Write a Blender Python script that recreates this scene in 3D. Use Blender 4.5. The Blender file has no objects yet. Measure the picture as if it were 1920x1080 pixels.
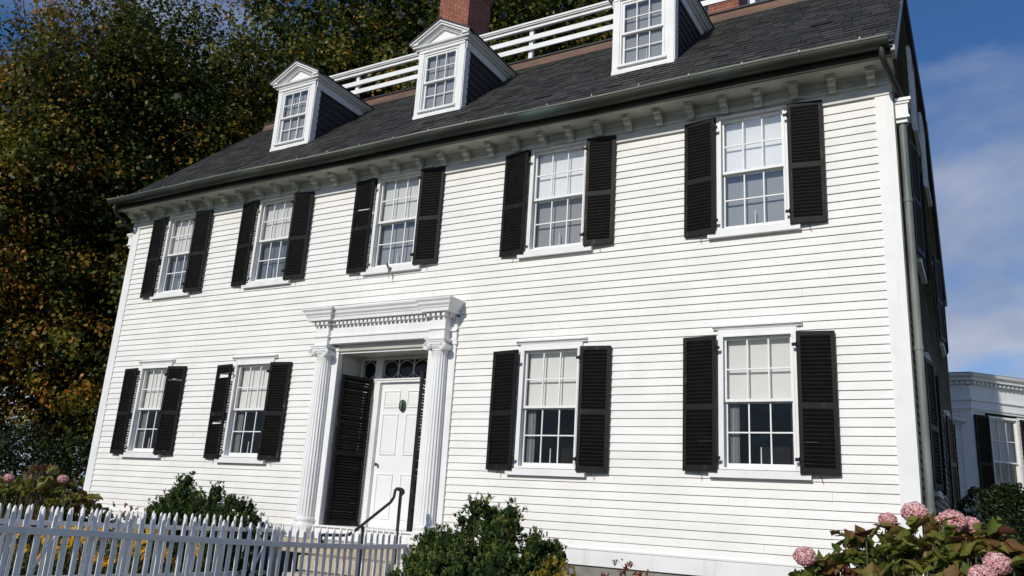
import bpy, bmesh, math, random
import numpy as np
from mathutils import Vector, Matrix

random.seed(7)
RNG = np.random.default_rng(11)
scene = bpy.context.scene
COL = scene.collection
PI = math.pi

# ------------------------------------------------------------------ helpers
class MB:
    def __init__(s):
        s.v = []; s.f = []
    def add(s, vs, fs):
        n = len(s.v); s.v += [tuple(v) for v in vs]; s.f += [tuple(i + n for i in f) for f in fs]
    def hexa(s, p):
        s.add(p, [(0, 3, 2, 1), (4, 5, 6, 7), (0, 1, 5, 4), (1, 2, 6, 5), (2, 3, 7, 6), (3, 0, 4, 7)])
    def box(s, x0, x1, y0, y1, z0, z1):
        s.hexa([(x0, y0, z0), (x1, y0, z0), (x1, y1, z0), (x0, y1, z0),
                (x0, y0, z1), (x1, y0, z1), (x1, y1, z1), (x0, y1, z1)])
    def prism(s, poly, fn, a0, a1):
        """extrude a 2-D polygon; fn(u, v, a) -> xyz"""
        n = len(poly)
        vs = [fn(u, v, a0) for u, v in poly] + [fn(u, v, a1) for u, v in poly]
        fs = [tuple(range(n - 1, -1, -1)), tuple(range(n, 2 * n))]
        fs += [(i, (i + 1) % n, n + (i + 1) % n, n + i) for i in range(n)]
        s.add(vs, fs)
    def mould_x(s, prof, x0, x1, miter0=0.0, miter1=0.0):
        """profile [(out, z)] (out = distance towards -y) swept along x, ends mitred by out"""
        n = len(prof)
        vs = [(x0 - o * miter0, -o, z) for o, z in prof] + [(x1 + o * miter1, -o, z) for o, z in prof]
        fs = [tuple(range(n - 1, -1, -1)), tuple(range(n, 2 * n))]
        fs += [(i, (i + 1) % n, n + (i + 1) % n, n + i) for i in range(n)]
        s.add(vs, fs)
    def tube(s, pts, rad, n=8, caps=True):
        pts = [Vector(p) for p in pts]
        if not hasattr(rad, '__len__'): rad = [rad] * len(pts)
        base = len(s.v); prev = None
        for i, p in enumerate(pts):
            d = (pts[min(i + 1, len(pts) - 1)] - pts[max(i - 1, 0)])
            if d.length < 1e-9: d = Vector((0, 0, 1))
            d.normalize()
            if prev is None:
                a = Vector((0, 0, 1)) if abs(d.z) < .9 else Vector((1, 0, 0))
                u = d.cross(a).normalized()
            else:
                u = (prev - d * prev.dot(d)).normalized()
            prev = u; w = d.cross(u)
            for k in range(n):
                t = 2 * PI * k / n
                q = p + (u * math.cos(t) + w * math.sin(t)) * rad[i]
                s.v.append(tuple(q))
        for i in range(len(pts) - 1):
            for k in range(n):
                a = base + i * n + k; b = base + i * n + (k + 1) % n
                s.f.append((a, b, b + n, a + n))
        if caps:
            s.f.append(tuple(base + k for k in range(n - 1, -1, -1)))
            e = base + (len(pts) - 1) * n
            s.f.append(tuple(e + k for k in range(n)))
    def lathe(s, prof, cx, cy, n=24, flute=None):
        base = len(s.v)
        for r, z in prof:
            for k in range(n):
                t = 2 * PI * k / n
                rr = r if flute is None else r * (1 - flute(t, z))
                s.v.append((cx + rr * math.cos(t), cy + rr * math.sin(t), z))
        m = len(prof)
        for i in range(m - 1):
            for k in range(n):
                a = base + i * n + k; b = base + i * n + (k + 1) % n
                s.f.append((a, b, b + n, a + n))
        s.f.append(tuple(base + k for k in range(n - 1, -1, -1)))
        s.f.append(tuple(base + (m - 1) * n + k for k in range(n)))
    def map(s, fn):
        s.v = [tuple(fn(*v)) for v in s.v]; return s
    def build(s, name, mat, parent=None, smooth=False, bevel=0.0, loc=None):
        vs = s.v
        if loc is not None: vs = [(v[0] - loc[0], v[1] - loc[1], v[2] - loc[2]) for v in vs]
        me = bpy.data.meshes.new(name); me.from_pydata(vs, [], s.f)
        bm = bmesh.new(); bm.from_mesh(me)
        if name != 'pane': bmesh.ops.recalc_face_normals(bm, faces=bm.faces)
        if smooth:
            for f in bm.faces: f.smooth = True
        bm.to_mesh(me); bm.free()
        if smooth:
            try: me.set_sharp_from_angle(angle=math.radians(40))
            except Exception: pass
        me.materials.append(mat)
        o = bpy.data.objects.new(name, me); COL.objects.link(o)
        if parent: o.parent = parent
        if bevel:
            b = o.modifiers.new('bevel', 'BEVEL'); b.width = bevel; b.segments = 2; b.limit_method = 'ANGLE'
        return o

def tag(o, label=None, cat=None, group=None, kind=None):
    if label: o['label'] = label
    if cat: o['category'] = cat
    if group: o['group'] = group
    if kind: o['kind'] = kind
    return o
def empty(name, loc, label=None, cat=None, group=None):
    o = bpy.data.objects.new(name, None); COL.objects.link(o); o.location = loc
    o.empty_display_size = .2
    return tag(o, label, cat, group)
def clone(o, parent=None):
    c = o.copy(); COL.objects.link(c)
    if parent is not None: c.parent = parent
    for ch in list(o.children): clone(ch, c)
    return c

# ------------------------------------------------------------------ materials
def new_mat(name):
    m = bpy.data.materials.new(name); m.use_nodes = True
    nt = m.node_tree; nt.nodes.clear()
    out = nt.nodes.new('ShaderNodeOutputMaterial')
    return m, nt, out
def N(nt, t, **kw):
    n = nt.nodes.new(t)
    for k, v in kw.items():
        if k in n.inputs: n.inputs[k].default_value = v
        else: setattr(n, k, v)
    return n
def L(nt, a, b): nt.links.new(a, b)
def ramp(nt, stops, fac=None, interp='LINEAR'):
    r = nt.nodes.new('ShaderNodeValToRGB'); cr = r.color_ramp; cr.interpolation = interp
    while len(cr.elements) > 1: cr.elements.remove(cr.elements[-1])
    cr.elements[0].position = stops[0][0]; cr.elements[0].color = (*stops[0][1], 1)
    for p, c in stops[1:]:
        e = cr.elements.new(p); e.color = (*c, 1)
    if fac is not None: L(nt, fac, r.inputs['Fac'])
    return r
def objco(nt, scale=(1, 1, 1)):
    tc = N(nt, 'ShaderNodeTexCoord'); mp = N(nt, 'ShaderNodeMapping'); mp.inputs['Scale'].default_value = scale
    L(nt, tc.outputs['Object'], mp.inputs['Vector']); return mp.outputs['Vector']
def noise_mat(name, stops, scale=5, detail=6, rough=.6, stretch=(1, 1, 1), bump=0.0, bscale=None, spec=.5, metal=0.0, dist=.01,
              blotch=None, streak=None):
    m, nt, out = new_mat(name)
    co = objco(nt, stretch)
    nz = N(nt, 'ShaderNodeTexNoise'); nz.inputs['Scale'].default_value = scale; nz.inputs['Detail'].default_value = detail
    L(nt, co, nz.inputs['Vector'])
    r = ramp(nt, stops, nz.outputs['Fac'])
    col = r.outputs['Color']
    if blotch:   # (scale, colour, threshold0, threshold1, stretch)
        sc_, c_, t0, t1, st_ = blotch
        n2 = N(nt, 'ShaderNodeTexNoise'); n2.inputs['Scale'].default_value = sc_; n2.inputs['Detail'].default_value = 8
        n2.inputs['Roughness'].default_value = .65
        L(nt, objco(nt, st_), n2.inputs['Vector'])
        r2 = ramp(nt, [(t0, (0, 0, 0)), (t1, (1, 1, 1))], n2.outputs['Fac'])
        mx = N(nt, 'ShaderNodeMixRGB'); mx.inputs['Color2'].default_value = (*c_, 1)
        L(nt, r2.outputs['Color'], mx.inputs['Fac']); L(nt, col, mx.inputs['Color1']); col = mx.outputs['Color']
    if streak:   # (scale, colour, t0, t1, amount): rain streaks and splashed dirt low down
        sc_, c_, t0, t1, am = streak
        n4 = N(nt, 'ShaderNodeTexNoise'); n4.inputs['Scale'].default_value = sc_; n4.inputs['Detail'].default_value = 9; n4.inputs['Roughness'].default_value = .7
        L(nt, objco(nt, (1, 1, .10)), n4.inputs['Vector'])
        r4 = ramp(nt, [(t0, (0, 0, 0)), (t1, (1, 1, 1))], n4.outputs['Fac'])
        tc = N(nt, 'ShaderNodeTexCoord'); sp = N(nt, 'ShaderNodeSeparateXYZ'); L(nt, tc.outputs['Object'], sp.inputs[0])
        mr = N(nt, 'ShaderNodeMapRange'); mr.inputs['From Min'].default_value = .8; mr.inputs['From Max'].default_value = 1.7; mr.inputs['To Min'].default_value = am * 2.2; mr.inputs['To Max'].default_value = am
        L(nt, sp.outputs['Z'], mr.inputs['Value'])
        ml = N(nt, 'ShaderNodeMath', operation='MULTIPLY'); L(nt, r4.outputs['Color'], ml.inputs[0]); L(nt, mr.outputs[0], ml.inputs[1])
        mx = N(nt, 'ShaderNodeMixRGB'); mx.inputs['Color2'].default_value = (*c_, 1)
        L(nt, ml.outputs[0], mx.inputs['Fac']); L(nt, col, mx.inputs['Color1']); col = mx.outputs['Color']
    b = N(nt, 'ShaderNodeBsdfPrincipled'); b.inputs['Roughness'].default_value = rough; b.inputs['Metallic'].default_value = metal
    b.inputs['Specular IOR Level'].default_value = spec
    L(nt, col, b.inputs['Base Color'])
    if bump:
        n3 = N(nt, 'ShaderNodeTexNoise'); n3.inputs['Scale'].default_value = bscale or scale * 4; n3.inputs['Detail'].default_value = 6
        L(nt, co, n3.inputs['Vector'])
        bp = N(nt, 'ShaderNodeBump'); bp.inputs['Strength'].default_value = bump; bp.inputs['Distance'].default_value = dist
        L(nt, n3.outputs['Fac'], bp.inputs['Height']); L(nt, bp.outputs['Normal'], b.inputs['Normal'])
    L(nt, b.outputs['BSDF'], out.inputs['Surface'])
    return m
W0, W1 = (.70, .70, .69), (.80, .80, .80)
M = {}
M['clap'] = noise_mat('white_clapboard_paint', [(.25, (.74, .73, .70)), (.6, (.83, .82, .795))], 1.4, 8, .55, (1, 1, 2.5), .25, 22, .3,
                      blotch=(1.3, (.62, .60, .56), .63, .90, (1, 1, 1.3)), streak=(5.5, (.56, .53, .46), .52, .82, .17))
M['white'] = noise_mat('white_trim_paint', [(.2, (.74, .74, .725)), (.6, (.82, .82, .82))], 3, 8, .5, (1, 1, 1), .15, 30, .35,
                       blotch=(2.6, (.56, .54, .49), .64, .82, (1, 1, .6)), streak=(5, (.50, .48, .42), .52, .80, .4))
M['cornice'] = noise_mat('shaded_grimy_cornice_paint', [(.3, (.38, .37, .32)), (.62, (.54, .53, .48))], 2.2, 8, .6, (1, 1, 1), .2, 20, .3,
                         blotch=(1.5, (.30, .29, .25), .56, .78, (1, 2, 2)))  # under-eaves shade darkened into the base colour; blotches are grime
M['shutter'] = noise_mat('black_shutter_paint', [(.3, (.006, .006, .006)), (.7, (.013, .0125, .012))], 9, 8, .55, (1, 1, .4), .3, 60, .16,
                         blotch=(12, (.11, .095, .08), .60, .74, (1, 1, .3)))
M['slat'] = noise_mat('black_louvre_paint', [(.3, (.004, .004, .004)), (.7, (.009, .009, .009))], 9, 6, .65, spec=.2)
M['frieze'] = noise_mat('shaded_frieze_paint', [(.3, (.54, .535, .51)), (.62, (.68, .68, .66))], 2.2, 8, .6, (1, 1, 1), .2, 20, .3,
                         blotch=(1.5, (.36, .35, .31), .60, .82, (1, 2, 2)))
M['gable'] = noise_mat('dark_brown_gable', [(.3, (.13, .125, .105)), (.65, (.22, .21, .185))], 1.6, 8, .7, (1, 1, 1), .3, 20, .2,
                         blotch=(1.2, (.07, .065, .05), .5, .8, (1, .4, 1)))  # much darker and browner than the front boards
M['copper'] = noise_mat('patina_copper', [(.3, (.018, .017, .014)), (.52, (.034, .038, .032)), (.66, (.08, .13, .112))], .9, 9, .5,
                        (1, 3, 3), .15, 30, .5, .25, blotch=(.55, (.05, .045, .035), .45, .6, (1, 1, 1)))
M['gutter_lip'] = noise_mat('pale_gutter_lip', [(.3, (.12, .15, .13)), (.65, (.30, .30, .26))], .8, 7, .5, spec=.4)
M['flash'] = noise_mat('brown_copper_flashing', [(.3, (.10, .058, .038)), (.7, (.19, .115, .075))], 1.6, 7, .5, (1, 2, 4), .1, spec=.4)
M['pipe'] = noise_mat('grey_green_downspout', [(.3, (.10, .115, .105)), (.7, (.24, .26, .24))], 2.5, 8, .5, (3, 3, .6), .1, spec=.4)
M['iron'] = noise_mat('black_iron', [(.3, (.012, .010, .010)), (.7, (.03, .024, .022))], 12, 5, .45, bump=.1)
M['stone'] = noise_mat('sandstone', [(.25, (.36, .30, .21)), (.5, (.46, .39, .28)), (.75, (.52, .46, .35))], 4, 10, .85, (1, 1, 1), .6, 40, .2, dist=.01,
                       blotch=(3, (.20, .18, .14), .60, .75, (1, 1, 2)))
M['found'] = noise_mat('foundation_granite', [(.3, (.17, .165, .15)), (.7, (.30, .29, .27))], 6, 8, .85, (1, 1, 1), .5, 40, .2)
M['cheek'] = noise_mat('dormer_slate', [(.3, (.018, .019, .022)), (.7, (.038, .039, .045))], 5, 6, .6, (1, 1, 3), .3, 30, .35)
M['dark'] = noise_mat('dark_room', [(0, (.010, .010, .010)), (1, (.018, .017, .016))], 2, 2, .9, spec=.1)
M['soil'] = noise_mat('garden_soil', [(.3, (.035, .026, .018)), (.7, (.08, .06, .042))], 3, 8, .95, (1, 1, 1), .6, 20, .1)
M['fence'] = noise_mat('fence_paint', [(.25, (.74, .73, .72)), (.6, (.86, .85, .84))], 5, 8, .5, (1, 1, 1), .15, 40, .3,
                       blotch=(7, (.42, .41, .38), .68, .80, (1, 1, .5)))
M['bark'] = noise_mat('bark', [(.3, (.022, .017, .013)), (.7, (.06, .047, .036))], 6, 8, .9, (1, 1, .3), .8, 20, .1)
M['door'] = noise_mat('white_door_paint', [(.2, (.77, .77, .76)), (.6, (.83, .83, .83))], 2.5, 7, .4, (1, 1, .5), .1, 30, .4)
M['bronze'] = noise_mat('green_bronze', [(.3, (.03, .05, .04)), (.7, (.09, .12, .10))], 9, 5, .4, spec=.5, metal=.5)

# slate roof: per-slate colour
def slate_mat():
    m, nt, out = new_mat('roof_slate')
    at = N(nt, 'ShaderNodeAttribute', attribute_name='tint')
    co = objco(nt)
    nz = N(nt, 'ShaderNodeTexNoise'); nz.inputs['Scale'].default_value = 9; nz.inputs['Detail'].default_value = 8
    L(nt, co, nz.inputs['Vector'])
    big = N(nt, 'ShaderNodeTexNoise'); big.inputs['Scale'].default_value = .5; big.inputs['Detail'].default_value = 4
    L(nt, co, big.inputs['Vector'])
    a = N(nt, 'ShaderNodeMath', operation='MULTIPLY'); a.inputs[1].default_value = .45; L(nt, at.outputs['Fac'], a.inputs[0])
    b_ = N(nt, 'ShaderNodeMath', operation='MULTIPLY_ADD'); b_.inputs[1].default_value = .35; L(nt, nz.outputs['Fac'], b_.inputs[0]); L(nt, a.outputs[0], b_.inputs[2])
    c_ = N(nt, 'ShaderNodeMath', operation='MULTIPLY_ADD'); c_.inputs[1].default_value = .3; L(nt, big.outputs['Fac'], c_.inputs[0]); L(nt, b_.outputs[0], c_.inputs[2])
    r = ramp(nt, [(.2, (.028, .028, .027)), (.5, (.048, .048, .046)), (.75, (.069, .068, .063)), (.92, (.10, .094, .082))], c_.outputs[0])
    p = N(nt, 'ShaderNodeBsdfPrincipled'); p.inputs['Roughness'].default_value = .6; p.inputs['Specular IOR Level'].default_value = .22
    L(nt, r.outputs['Color'], p.inputs['Base Color'])
    bp = N(nt, 'ShaderNodeBump'); bp.inputs['Strength'].default_value = .4; bp.inputs['Distance'].default_value = .004
    L(nt, nz.outputs['Fac'], bp.inputs['Height']); L(nt, bp.outputs['Normal'], p.inputs['Normal'])
    L(nt, p.outputs['BSDF'], out.inputs['Surface']); return m
M['slate'] = slate_mat()

def brick_mat():
    m, nt, out = new_mat('chimney_brick')
    tc = N(nt, 'ShaderNodeTexCoord'); geo = N(nt, 'ShaderNodeNewGeometry')
    sp = N(nt, 'ShaderNodeSeparateXYZ'); L(nt, tc.outputs['Object'], sp.inputs[0])
    ad = N(nt, 'ShaderNodeMath', operation='ADD'); L(nt, sp.outputs['X'], ad.inputs[0]); L(nt, sp.outputs['Y'], ad.inputs[1])
    cb = N(nt, 'ShaderNodeCombineXYZ'); L(nt, ad.outputs[0], cb.inputs['X']); L(nt, sp.outputs['Z'], cb.inputs['Y'])
    bk = N(nt, 'ShaderNodeTexBrick'); L(nt, cb.outputs[0], bk.inputs['Vector'])
    bk.inputs['Scale'].default_value = 1.0
    bk.inputs['Brick Width'].default_value = .21; bk.inputs['Row Height'].default_value = .072
    bk.inputs['Mortar Size'].default_value = .007; bk.inputs['Bias'].default_value = -.1
    bk.inputs['Color1'].default_value = (.24, .060, .034, 1); bk.inputs['Color2'].default_value = (.34, .105, .058, 1)
    bk.inputs['Mortar'].default_value = (.38, .25, .19, 1)
    nz = N(nt, 'ShaderNodeTexNoise'); nz.inputs['Scale'].default_value = 5; nz.inputs['Detail'].default_value = 8
    L(nt, tc.outputs['Object'], nz.inputs['Vector'])
    r = ramp(nt, [(.3, (.55, .55, .55)), (.7, (1.1, 1.1, 1.1))], nz.outputs['Fac'])
    mx = N(nt, 'ShaderNodeMixRGB', blend_type='MULTIPLY'); mx.inputs['Fac'].default_value = 1
    L(nt, bk.outputs['Color'], mx.inputs['Color1']); L(nt, r.outputs['Color'], mx.inputs['Color2'])
    p = N(nt, 'ShaderNodeBsdfPrincipled'); p.inputs['Roughness'].default_value = .9
    L(nt, mx.outputs['Color'], p.inputs['Base Color'])
    bp = N(nt, 'ShaderNodeBump'); bp.inputs['Strength'].default_value = .5; bp.inputs['Distance'].default_value = .008; bp.invert = True
    L(nt, bk.outputs['Fac'], bp.inputs['Height']); L(nt, bp.outputs['Normal'], p.inputs['Normal'])
    L(nt, p.outputs['BSDF'], out.inputs['Surface']); return m
M['brick'] = brick_mat()

def glass_mat(nm='old_window_glass', kf=1.9, k0=.02):
    m, nt, out = new_mat(nm)
    tr = N(nt, 'ShaderNodeBsdfTransparent'); tr.inputs['Color'].default_value = (.94, .95, .955, 1)
    gl = N(nt, 'ShaderNodeBsdfGlossy'); gl.inputs['Roughness'].default_value = .015
    fr = N(nt, 'ShaderNodeFresnel'); fr.inputs['IOR'].default_value = 1.6
    mu = N(nt, 'ShaderNodeMath', operation='MULTIPLY_ADD'); mu.inputs[1].default_value = kf; mu.inputs[2].default_value = k0
    nz = N(nt, 'ShaderNodeTexNoise'); nz.inputs['Scale'].default_value = 3.5; nz.inputs['Detail'].default_value = 2
    L(nt, objco(nt), nz.inputs['Vector'])
    bp = N(nt, 'ShaderNodeBump'); bp.inputs['Strength'].default_value = .25; bp.inputs['Distance'].default_value = .02
    L(nt, nz.outputs['Fac'], bp.inputs['Height']); L(nt, bp.outputs['Normal'], gl.inputs['Normal'])
    L(nt, fr.outputs[0], mu.inputs[0]); mx = N(nt, 'ShaderNodeMixShader')
    L(nt, mu.outputs[0], mx.inputs['Fac']); L(nt, tr.outputs[0], mx.inputs[1]); L(nt, gl.outputs[0], mx.inputs[2])
    L(nt, mx.outputs[0], out.inputs['Surface']); return m
M['glass'] = glass_mat()
M['glass_low'] = glass_mat('dull_window_glass', .8, .0)  # weaker reflection, standing in for dark trees mirrored in the panes
def cloth_mat(name, c, folds=0.0):
    m, nt, out = new_mat(name)
    co = objco(nt)
    wv = N(nt, 'ShaderNodeTexWave'); wv.inputs['Scale'].default_value = 7; wv.inputs['Distortion'].default_value = 2.5; wv.bands_direction = 'X'
    L(nt, co, wv.inputs['Vector'])
    r = ramp(nt, [(0, tuple(x * (1 - folds) for x in c)), (1, c)], wv.outputs['Fac'])
    d = N(nt, 'ShaderNodeBsdfDiffuse'); L(nt, r.outputs['Color'], d.inputs['Color'])
    L(nt, d.outputs[0], out.inputs['Surface']); return m
M['blind'] = cloth_mat('cream_roller_blind', (.70, .70, .68), .02)
M['blind_w'] = cloth_mat('sky_reflect_white_blind', (.82, .84, .87), .03)  # bluish white puts the sky's reflection into the blind colour
M['curtain'] = cloth_mat('grey_net_curtain', (.30, .31, .32), .35)
M['sheer'] = cloth_mat('sky_reflect_blue_sheer', (.17, .20, .25), .15)  # blue-grey carries sky reflection as well as the cloth
M['sheer_g'] = cloth_mat('sky_reflect_grey_sheer', (.34, .355, .375), .05)  # lighter grey, again with reflected sky mixed into the cloth colour
M['sheer_d'] = cloth_mat('pale_dormer_sheer', (.34, .35, .37), .04)
M['candle'] = noise_mat('candle_white', [(0, (.8, .8, .78)), (1, (.85, .85, .83))], 2, 2, .4)

def leaf_mat(name, stops, trans=.35, gloss=.25, rough=.45):
    m, nt, out = new_mat(name)
    at = N(nt, 'ShaderNodeAttribute', attribute_name='tint')
    r = ramp(nt, stops, at.outputs['Fac'])
    d = N(nt, 'ShaderNodeBsdfPrincipled'); d.inputs['Roughness'].default_value = rough; d.inputs['Specular IOR Level'].default_value = gloss
    L(nt, r.outputs['Color'], d.inputs['Base Color'])
    t = N(nt, 'ShaderNodeBsdfTranslucent'); L(nt, r.outputs['Color'], t.inputs['Color'])
    mx = N(nt, 'ShaderNodeMixShader'); mx.inputs['Fac'].default_value = trans
    L(nt, d.outputs[0], mx.inputs[1]); L(nt, t.outputs[0], mx.inputs[2]); L(nt, mx.outputs[0], out.inputs['Surface'])
    return m
M['maple'] = leaf_mat('autumn_leaves', [(0, (.010, .018, .004)), (.28, (.056, .083, .013)), (.5, (.135, .150, .022)), (.68, (.28, .20, .028)),
                                        (.85, (.44, .21, .026)), (1, (.42, .13, .018))])
M['yew'] = leaf_mat('conifer_sprays', [(0, (.010, .026, .007)), (.45, (.040, .082, .016)), (.8, (.095, .15, .026)), (1, (.20, .19, .04))], .2, .3)
M['box'] = leaf_mat('boxwood_leaves', [(0, (.008, .016, .006)), (.6, (.022, .040, .012)), (.9, (.055, .075, .022)), (1, (.13, .14, .07))], .15, .25, .5)
M['gold'] = leaf_mat('gold_thread_leaves', [(0, (.12, .10, .015)), (1, (.45, .34, .05))], .3)
M['barb'] = leaf_mat('rusty_leaves', [(0, (.10, .03, .018)), (.6, (.24, .08, .035)), (1, (.34, .17, .06))], .3)
M['hyd'] = leaf_mat('hydrangea_leaves', [(0, (.030, .050, .012)), (.35, (.11, .15, .026)), (.6, (.21, .205, .040)), (.82, (.21, .12, .040)),
                                         (1, (.13, .042, .028))], .3, .35, .45)
M['pink'] = leaf_mat('pink_petals', [(0, (.38, .10, .10)), (.45, (.68, .27, .28)), (.8, (.82, .49, .49)), (1, (.90, .72, .68))], .25)
M['yellow'] = leaf_mat('yellow_petals', [(0, (.75, .36, .01)), (1, (.92, .60, .03))], .3)
M['grass'] = leaf_mat('grass_blades', [(0, (.03, .055, .012)), (.6, (.085, .13, .03)), (1, (.17, .18, .05))], .3)
M['shadecore'] = noise_mat('dark_shade_core', [(.3, (.006, .012, .004)), (.7, (.018, .034, .010))], 30, 4, .9, bump=.6, spec=.1)
M['stem'] = noise_mat('green_stem', [(0, (.05, .045, .02)), (1, (.09, .08, .03))], 5, 2, .7)

# ------------------------------------------------------------------ leaf clouds
def leaves_obj(name, P, size, tint, mat, parent=None, up=0.3, out_c=None, outw=0.0, aspect=.6, fold=.12, long=False, axis=None, axis_w=0.0, loc=(0, 0, 0), odir=None, odw=1.0, tdir=None, tdw=2.0):
    P = np.asarray(P, float) - np.asarray(loc, float); n = len(P)
    nr = RNG.normal(size=(n, 3)); nr[:, 2] += up
    if out_c is not None:
        o = P + np.asarray(loc) - np.asarray(out_c); o /= np.linalg.norm(o, axis=1, keepdims=True) + 1e-9; nr += o * outw
    if odir is not None: nr = nr * .8 + odir / (np.linalg.norm(odir, axis=1, keepdims=True) + 1e-9) * odw
    nr /= np.linalg.norm(nr, axis=1, keepdims=True) + 1e-9
    t = RNG.normal(size=(n, 3))
    if axis is not None: t += np.asarray(axis) * axis_w
    if tdir is not None: t = t * .6 + tdir * tdw
    t -= nr * np.sum(t * nr, axis=1, keepdims=True); t /= np.linalg.norm(t, axis=1, keepdims=True) + 1e-9
    b = np.cross(nr, t); s = np.asarray(size, float).reshape(-1, 1)
    if not long:
        co = np.stack([P - t * s * .5, P + b * s * aspect * .5 + nr * s * fold + t * s * .05, P + t * s * .5, P - b * s * aspect * .5 + nr * s * fold + t * s * .05], 1)
        k = 4; F = np.arange(n * 4).reshape(n, 4)
    else:
        w = s * aspect * .5
        co = np.stack([P - t * s * .5, P - t * s * .12 + b * w + nr * s * fold, P + t * s * .22 + b * w * .7 + nr * s * fold * .7,
                       P + t * s * .5 - nr * s * .08, P + t * s * .22 - b * w * .7 + nr * s * fold * .7, P - t * s * .12 - b * w + nr * s * fold], 1)
        k = 6; q = np.arange(n) * 6
        F = np.stack([q, q + 1, q + 2, q + 3, q, q + 3, q + 4, q + 5], 1).reshape(-1, 4)
    me = bpy.data.meshes.new(name); me.vertices.add(n * k); me.vertices.foreach_set('co', co.reshape(-1).astype(np.float32))
    me.loops.add(F.size); me.loops.foreach_set('vertex_index', F.reshape(-1).astype(np.int32))
    me.polygons.add(len(F)); me.polygons.foreach_set('loop_start', (np.arange(len(F)) * 4).astype(np.int32))
    me.update(calc_edges=True)
    a = me.attributes.new('tint', 'FLOAT', 'POINT'); a.data.foreach_set('value', np.repeat(np.clip(tint, 0, 1), k).astype(np.float32))
    me.materials.append(mat)
    o = bpy.data.objects.new(name, me); COL.objects.link(o)
    if parent: o.parent = parent
    return o

# ================================================================== THE HOUSE
XL, XR = -6.97, 7.55
DEPTH = 11.5
house = empty('clapboard_house', (0, 0, 0),
              'two-storey white clapboard house with black louvred shutters, columned doorway, slate roof and three dormers', 'house')

def rows(z0, z1, e0, e1):
    zs = [z0]
    while zs[-1] < z1 - .03:
        t = (zs[-1] - .97) / 5.6
        zs.append(zs[-1] + e0 + (e1 - e0) * min(max(t, 0), 1))
    zs[-1] = z1
    return zs
def clapboards(zs, ufn, holes, butt=.023, top=.004, seed=1, maxlen=6.0):
    """boards in local (u, -out, z); holes = (u0,u1,z0,z1)"""
    rnd = random.Random(seed); mb = MB()
    for z0, z1 in zip(zs, zs[1:]):
        zc = (z0 + z1) / 2; u0, u1 = ufn(zc)
        if u1 - u0 < .05: continue
        seg = [(u0, u1)]
        for h in holes:
            if h[2] < zc < h[3]:
                ns = []
                for a, b in seg:
                    if h[1] <= a or h[0] >= b: ns.append((a, b)); continue
                    if a < h[0]: ns.append((a, h[0]))
                    if b > h[1]: ns.append((h[1], b))
                seg = ns
        for a, b in seg:
            cuts = [a]; c = a + rnd.uniform(.6, maxlen)
            while c < b - .5: cuts.append(c); c += rnd.uniform(2.2, maxlen)
            cuts.append(b)
            for i, (p, q) in enumerate(zip(cuts, cuts[1:])):
                g = .0009
                j0 = rnd.uniform(-.0012, .0012); j1 = rnd.uniform(-.0012, .0012); d = rnd.uniform(-.0015, .002)
                p_, q_ = p + (g if i else 0), q - (g if q < b else 0)
                o0 = butt + d
                mb.hexa([(p_, -o0, z0 + j0), (q_, -o0, z0 + j1), (q_, .01, z0 + j1), (p_, .01, z0 + j0),
                         (p_, -top, z1 + .004), (q_, -top, z1 + .004), (q_, .01, z1 + .004), (p_, .01, z1 + .004)])
    return mb

WIN = {'U1': (-5.79, -5.02, 5.12, 6.70), 'U2': (-3.23, -2.40, 5.13, 6.70), 'U3': (-.43, .42, 5.125, 6.72), 'U4': (2.55, 3.41, 5.11, 6.71),
       'U5': (5.415, 6.245, 5.085, 6.68), 'L1': (-5.825, -5.055, 2.05, 3.62), 'L2': (-3.235, -2.405, 2.01, 3.60), 'L4': (2.57, 3.43, 1.975, 3.60),
       'L5': (5.42, 6.27, 2.03, 3.65)}
CAS = .055
holes = [(a - CAS + .01, b + CAS - .01, c - .05, d + .05) for a, b, c, d in WIN.values()]
holes.append((-1.40, 1.40, .78, 4.2))
zs = rows(.97, 6.60, .103, .109)
clapboards(zs, lambda z: (XL + .2, XR - .2), holes, seed=3).build('front_clapboard_wall', M['clap'], house)

# side and back walls (boards too): outline follows the truncated gable
def side_u(z):
    if z < 7.0: return (.02, DEPTH)
    return ((z - 8.27) / .925 + .8 + .12, DEPTH - ((z - 8.27) / .925 + .8) - .12)
SIDEWIN = [(2.0, 2.8, 2.0, 3.6), (2.0, 2.8, 5.1, 6.7), (7.6, 8.4, 2.0, 3.6), (7.6, 8.4, 5.1, 6.7), (4.0, 4.75, 8.0, 9.5), (6.6, 7.35, 8.0, 9.5)]
zside = rows(.97, 10.3, .103, .109)
sh = [(a - .04, b + .04, c - .05, d + .05) for a, b, c, d in SIDEWIN]
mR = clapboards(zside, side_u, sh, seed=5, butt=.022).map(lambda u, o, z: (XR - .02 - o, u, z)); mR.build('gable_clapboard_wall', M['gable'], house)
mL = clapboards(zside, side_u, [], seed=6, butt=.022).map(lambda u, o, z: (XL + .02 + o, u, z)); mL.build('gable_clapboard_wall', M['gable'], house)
mB = clapboards(zs, lambda z: (XL + .1, XR - .1), [], seed=8).map(lambda u, o, z: (u, DEPTH - o, z)); mB.build('rear_clapboard_wall', M['clap'], house)

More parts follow.
